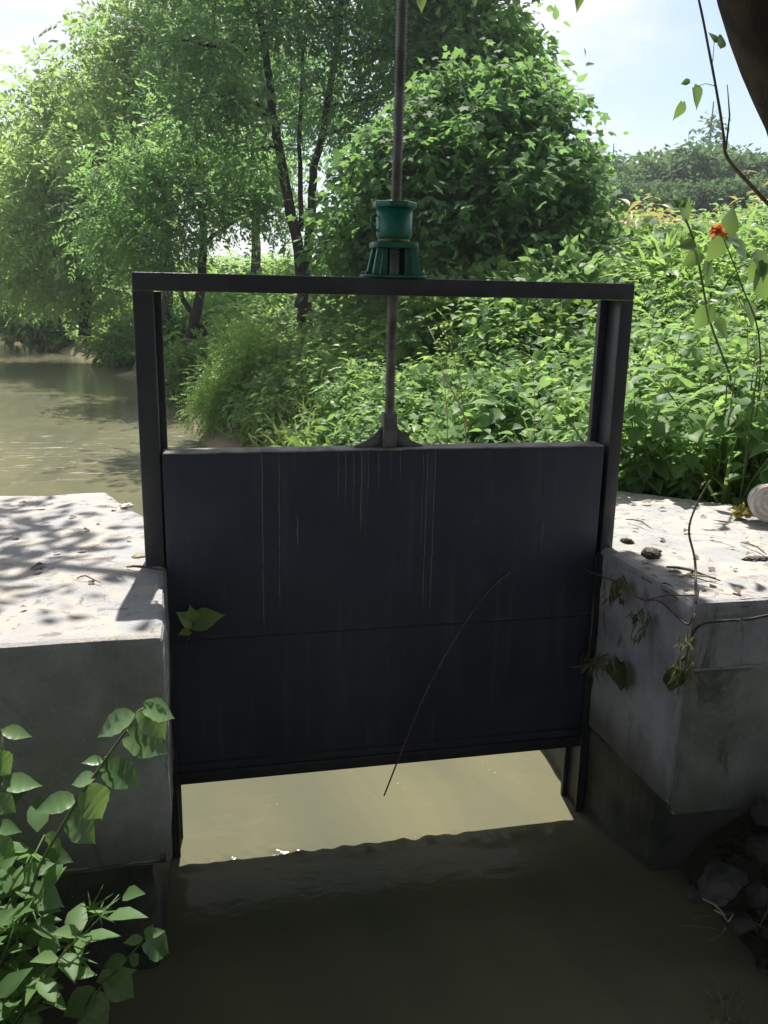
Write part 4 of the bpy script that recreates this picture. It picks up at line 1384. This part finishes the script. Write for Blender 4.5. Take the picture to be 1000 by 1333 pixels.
o0 = at(765, 858, x=.90)
root = empty('wilted_sprig', o0, 'wilted sprig with one dark broad leaf beside the right guide of the gate', 'plant')
sm = MB()
curve(sm, [np.array([.03, .03, -.02]), at(778, 856, x=.885) - o0, at(800, 862, x=.88) - o0, at(812, 872, x=.88) - o0], [.004, .0035, .003, .002], 6)
curve(sm, [at(775, 720, x=.925) - o0, at(772, 800, x=.915) - o0, at(766, 858, x=.90) - o0], [.003, .0035, .004], 5)
sm.build('stem', M_DRYSTEM, root, smooth=True)
lst = []
n = 44
pos = np.array([at(a, b, x=.88) - o0 for a, b in zip(rng.uniform(762, 806, n), rng.uniform(848, 868, n))])
d = np.stack([-.3 + rng.normal(size=n) * .4, rng.normal(size=n) * .5, -1 + rng.normal(size=n) * .4], -1)
scatter(lst, T_LANCE, pos, d, rng.normal(size=(n, 3)), .04 + .05 * rng.random(n))
link('leaf_cluster', leaves_mesh('leaf_cluster', lst), L_WILT, root)
lst = []
a_, c_ = at(808, 862, x=.905), at(800, 900, x=.895)
scatter(lst, T_BIG, [a_ - o0], [c_ - a_], [np.array((-.95, -.3, .2))], [np.linalg.norm(c_ - a_) * 1.1])
link('dark_leaf', leaves_mesh('dark_leaf', lst, True), L_OVER, root)

# black cable along the right abutment's front
P = [at(898, 838, y=-.785), at(905, 820, y=-.785), at(918, 811, y=-.775), at(945, 808, y=-.772), at(975, 806, y=-.772), at(1005, 800, y=-.775), at(1080, 788, y=-.79), at(1180, 800, y=-.8)]
o = curve(MB(), P, .0050, 8).build('black_cable', M_CABLE, smooth=True)
tag(o, 'thin black cable running along the front of the right abutment', 'cable')

# ------------------------------------------------------------------ things lying on the abutments
tc = at(993, 671, y=.36)
ax = unit(np.array([-.45, -.85, .12]))
tub = empty('plastic_tub', (tc[0], tc[1], .10), 'dirty white plastic tub on its side at the right edge of the abutment', 'tub')
MB().lathe([(.02, 0), (.075, 0), (.082, .01), (.088, .16), (.094, .165), (.094, .172), (.03, .172)], 40, axis=ax).build('tub_body', M_TUB, tub, smooth=False)
MB().lathe([(.012, .1725), (.018, .178), (.026, .1735), (.040, .1735), (.046, .180), (.054, .1735), (.070, .1735), (.077, .181), (.086, .176), (.088, .1725)], 40, axis=ax).build('ridged_lid', M_TUB, tub, smooth=True)

lst = []
p_ = at(964, 681, y=.36)
root = empty('yellow_husk', (p_[0], p_[1], .0), 'crumpled yellow husk lying beside the white tub', 'husk')
n = 40
pos = rng.normal(size=(n, 3)) * [.025, .02, .012] + [0, 0, .03]
scatter(lst, T_OVATE, pos, rnd_dirs(n, .3), rng.normal(size=(n, 3)), .035 + .02 * rng.random(n))
link('husk_scales', leaves_mesh('husk_scales', lst), M_YELLOW, root)


def clod(name, px, py, sx, sy, sz, mat, lab, cat, group=None, z=0., seed=0):
    p_ = at(px, py, z=z)
    V, F = [], []
    import bmesh
    bm = bmesh.new()
    bmesh.ops.create_icosphere(bm, subdivisions=4, radius=1)
    for v in bm.verts:
        q_ = v.co.copy()
        f_ = 1 + .28 * mnoise.noise(q_ * 1.1 + Vector((seed, 3, 7))) + .12 * mnoise.noise(q_ * 3 + Vector((seed, 9, 1)))
        f_ *= 1 + .22 * abs(mnoise.noise(q_ * 1.9 + Vector((seed, 5, 2)))) if name == 'stone' else 1
        f_ *= 1 + (.5 * mnoise.noise(q_ * 6 + Vector((seed, 1, 1))) if 'clod' in name else 0)
        v.co = Vector((q_.x * sx * f_, q_.y * sy * f_, max(q_.z, -.75) * sz * f_))
    me = bpy.data.meshes.new(name)
    bm.to_mesh(me)
    bm.free()
    for f_ in me.polygons: f_.use_smooth = True
    ob = link(name, me, mat)
    ob.location = (p_[0], p_[1], z + sz * .6)
    ob.rotation_euler = (0, 0, seed)
    return tag(ob, lab, cat, group)


clod('soil_clod', 848, 722, .055, .036, .013, M_LITTER, 'largest dark clod of wet leaves near the right post', 'clod', seed=1.)
clod('soil_clod', 815, 706, .030, .022, .012, M_LITTER, 'small dark clod at the foot of the right post', 'clod', seed=2.)
clod('soil_clod', 988, 730, .06, .03, .012, M_LITTER, 'flat dark clod near the right edge of the abutment', 'clod', seed=3.)
# curled dead leaves, each its own
proto = None
spots = [(830, 690), (870, 745), (885, 742), (905, 748), (860, 700), (930, 700), (950, 712), (915, 765), (880, 715), (840, 672), (868, 662), (955, 765), (925, 738), (980, 720), (898, 690), (945, 690),
         (975, 700), (835, 735), (903, 722), (960, 742), (860, 760), (890, 770), (930, 760), (848, 655), (900, 660), (920, 672)]
spl = [(20, 700), (70, 720), (100, 715), (60, 735), (120, 755), (35, 790), (60, 660), (130, 680), (150, 662), (25, 655), (90, 672), (165, 700), (160, 655), (45, 745), (110, 690), (175, 660)]
TL = leaf_t(6, .3, .42, .35, .22, wave=.2)
for right, sp in ((True, spots), (False, spl)):
    proto = None
    for i, (px, py) in enumerate(sp):
        p_ = at(px, py, z=.012)
        if proto is None:
            l_ = []
            scatter(l_, TL, [(0, 0, .0)], [(0, 1, .1)], [(0, 0, 1)], [.05])
            proto = link('dead_leaf', leaves_mesh('dead_leaf', l_, True), M_DEADLEAF)
            tag(proto, 'curled brown dead leaf lying on the right abutment' if right else 'curled brown dead leaf lying on the left abutment', 'dead leaf',
                'dead leaves on the right abutment' if right else 'dead leaves on the left abutment')
            proto.location = p_
        else:
            c_ = copy_thing(proto, p_, 0, .35 + .9 * rng.random())
            c_.rotation_euler = (rng.normal() * .12, rng.normal() * .12, rng.random() * 6.28)
# twigs
def twig(lab, px0, py0, px1, py1, r=.004, mat=None, name='twig', z=.012):
    a_, b_ = at(px0, py0, z=z), at(px1, py1, z=z)
    md = (a_ + b_) / 2 + [rng.normal() * .015, rng.normal() * .015, .012]
    o = MB().tube([a_, (a_ + md) / 2 + [0, 0, .003], md, (b_ + md) / 2, b_], [r * .7, r, r, r * .8, r * .4], 6).build(name, mat or M_DRYSTEM, smooth=True)
    tag(o, lab, 'twig')


twig('short brown twig on the dappled left abutment', 100, 753, 132, 759, .003)
twig('longest dry twig lying across the right abutment', 868, 738, 938, 756, .006)
twig('pale dry twig beside the longest twig on the right abutment', 884, 752, 932, 752, .005, M_STRAW)
twig('thin crooked twig near the tub on the right abutment', 965, 706, 998, 722, .004)
twig('brown twig lying at the back of the right abutment', 815, 676, 848, 688, .004)
twig('short dark twig at the foot of the left post', 165, 738, 212, 742, .005)
for lab, px, py, s in [('tan chip of wood against the foot of the left post', 181, 726, .03), ('whitish lump of mortar at the chipped back corner of the left abutment', 165, 660, .04)]:
    clod('wood_chip' if 'wood' in lab else 'mortar_lump', px, py, s, s * .6, s * .3, M_STRAW if 'wood' in lab else M_TUB, lab, 'chip' if 'wood' in lab else 'mortar', seed=s * 100)

# stones and drift at the lower right
def stone(px, py, y, sx, sy, sz, mat, lab, seed):
    p_ = at(px, py, y=y)
    ob = clod('stone', px, py, sx, sy, sz * .7, mat, lab, 'stone', 'stones below the right abutment', z=p_[2] - .5 * sz, seed=seed)
    ob.location = (p_[0], p_[1], p_[2] - .3 * sz)


stone(940, 1142, -.88, .095, .065, .07, M_ROCK, 'large smooth grey stone under the right abutment', .4)
stone(995, 1100, -.86, .07, .06, .06, M_ROCKB, 'brown stone cut by the right edge below the abutment', 2.2)
stone(905, 1165, -.90, .03, .03, .025, M_ROCK, 'small dark stone left of the large grey stone', 1.1)
stone(938, 1172, -.95, .028, .022, .02, M_ROCK, 'small bluish stone just below the large grey stone', 3.1)
stone(985, 1160, -.93, .06, .05, .04, M_ROCKB, 'flat brownish stone right of the large grey stone', 4.1)
stone(1000, 1050, -.82, .05, .06, .07, M_ROCK, 'grey stone wedged against the plinth at the right edge', 5.1)
stone(965, 1200, -1.0, .05, .04, .03, M_ROCKB, 'dark brown stone at the water edge below the others', 6.1)
for i, (a, b, c_, d_) in enumerate([(915, 1170, 945, 1192), (890, 1205, 950, 1215), (930, 1185, 948, 1200), (985, 1215, 1000, 1185), (900, 1198, 925, 1192), (940, 1218, 955, 1190), (955, 1195, 1000, 1210), (920, 1225, 960, 1214)]):
    P0, P1 = at(a, b, y=-.98), at(c_, d_, y=-1.0)
    o = MB().tube([P0, (P0 + P1) / 2 + [0, 0, .01], P1], [.003, .004, .002], 5).build('driftwood_stick', M_STRAW if i in (0, 2, 5) else M_DRYSTEM, smooth=True)
    tag(o, 'thin stick of drift caught among the stones at the lower right', 'stick', 'drift sticks among the stones')
lst = []
n = 900
pts = np.stack([rng.uniform(1.12, 2.2, n), rng.uniform(-1.5, -.55, n)], -1)
P = np.array([[x, y, gz(x, y) + .006 + .01 * rng.random()] for x, y in pts])
d = rng.normal(size=P.shape) * [1, 1, .25]
scatter(lst, T_OVATE, P, d, rng.normal(size=P.shape) * .3 + [0, 0, 1.], .025 + .05 * rng.random(n))
scatter(lst, T_BLADE, P[::3], d[::3], rng.normal(size=P[::3].shape), .05 + .12 * rng.random(len(P[::3])))
stuff('leaf_litter', lst, M_LITTER, 'dark wet leaf litter on the bank under the right abutment')
o0 = at(958, 1345, y=-1.25)
root = empty('grass_tuft', (o0[0], o0[1], min(o0[2], -1.25)), 'straggly olive grass tuft in the water at the bottom right', 'grass tuft')
lst = []
n = 46
d = rng.normal(size=(n, 3)) * .5 + [-.25, 0, .8]
scatter(lst, T_BLADE, rng.normal(size=(n, 3)) * [.03, .03, 0], d, rng.normal(size=(n, 3)), .10 + .12 * rng.random(n))
link('blades', leaves_mesh('blades', lst), L_WILT, root)

# ------------------------------------------------------------------ the humid air
HAZE = .0012
t = NT('humid_air')
pv = t.n('ShaderNodeVolumePrincipled')
pv.inputs['Color'].default_value = (.86, .93, 1., 1)
pv.inputs['Density'].default_value = HAZE
pv.inputs['Anisotropy'].default_value = .35
t.t.links.new(pv.outputs[0], t.out.inputs['Volume'])
hz_ = MB().box(-440, 440, -440, 540, -4.5, 19).build('haze', t.m)
tag(hz_, 'thin humid haze over the canal and fields', kind='stuff')

# ------------------------------------------------------------------ light
SUN_EL, SUN_AZ = R(62.5), math.atan2(.12, 1)   # azimuth from +Y toward +X
sd = Vector((math.sin(SUN_AZ) * math.cos(SUN_EL), math.cos(SUN_AZ) * math.cos(SUN_EL), math.sin(SUN_EL)))
L = bpy.data.lights.new('sun', 'SUN')
L.energy = 4.6
L.angle = R(.55)
L.color = (1., .95, .86)
lo = bpy.data.objects.new('sun', L)
lo.rotation_euler = sd.to_track_quat('Z', 'Y').to_euler()
lo.location = (0, 0, 30)
COL.objects.link(lo)

w = bpy.data.worlds.new('World')
scene.world = w
w.use_nodes = True
nt = w.node_tree
nt.nodes.clear()
out = nt.nodes.new('ShaderNodeOutputWorld')
bg = nt.nodes.new('ShaderNodeBackground')
sky = nt.nodes.new('ShaderNodeTexSky')
sky.sky_type = 'NISHITA'
sky.sun_disc = False
sky.sun_elevation = SUN_EL
sky.sun_rotation = SUN_AZ
sky.dust_density = 2.0
tcn = nt.nodes.new('ShaderNodeTexCoord')
mp = nt.nodes.new('ShaderNodeMapping')
mp.inputs['Scale'].default_value = (1, 1, 2.2)
nz = nt.nodes.new('ShaderNodeTexNoise')
nz.inputs['Scale'].default_value = 2.6
nz.inputs['Detail'].default_value = 7
nz.inputs['Roughness'].default_value = .55
mr = nt.nodes.new('ShaderNodeMapRange')
mr.interpolation_type = 'SMOOTHSTEP'
mr.inputs[1].default_value, mr.inputs[2].default_value = .37, .60
mx = nt.nodes.new('ShaderNodeMix')
mx.data_type = 'RGBA'
mx.inputs[7].default_value = (6.0, 6.05, 6.2, 1)
nt.links.new(tcn.outputs['Generated'], mp.inputs[0])
nt.links.new(mp.outputs[0], nz.inputs['Vector'])
nt.links.new(nz.outputs['Fac'], mr.inputs[0])
nt.links.new(mr.outputs[0], mx.inputs[0])
nt.links.new(sky.outputs[0], mx.inputs[6])
nt.links.new(mx.outputs[2], bg.inputs[0])
bg.inputs[1].default_value = .10
nt.links.new(bg.outputs[0], out.inputs[0])

scene.view_settings.view_transform = 'Standard'
scene.view_settings.look = 'None'
scene.view_settings.exposure = .8
scene.view_settings.gamma = 1
scene.cycles.max_bounces = 8
scene.cycles.transparent_max_bounces = 8
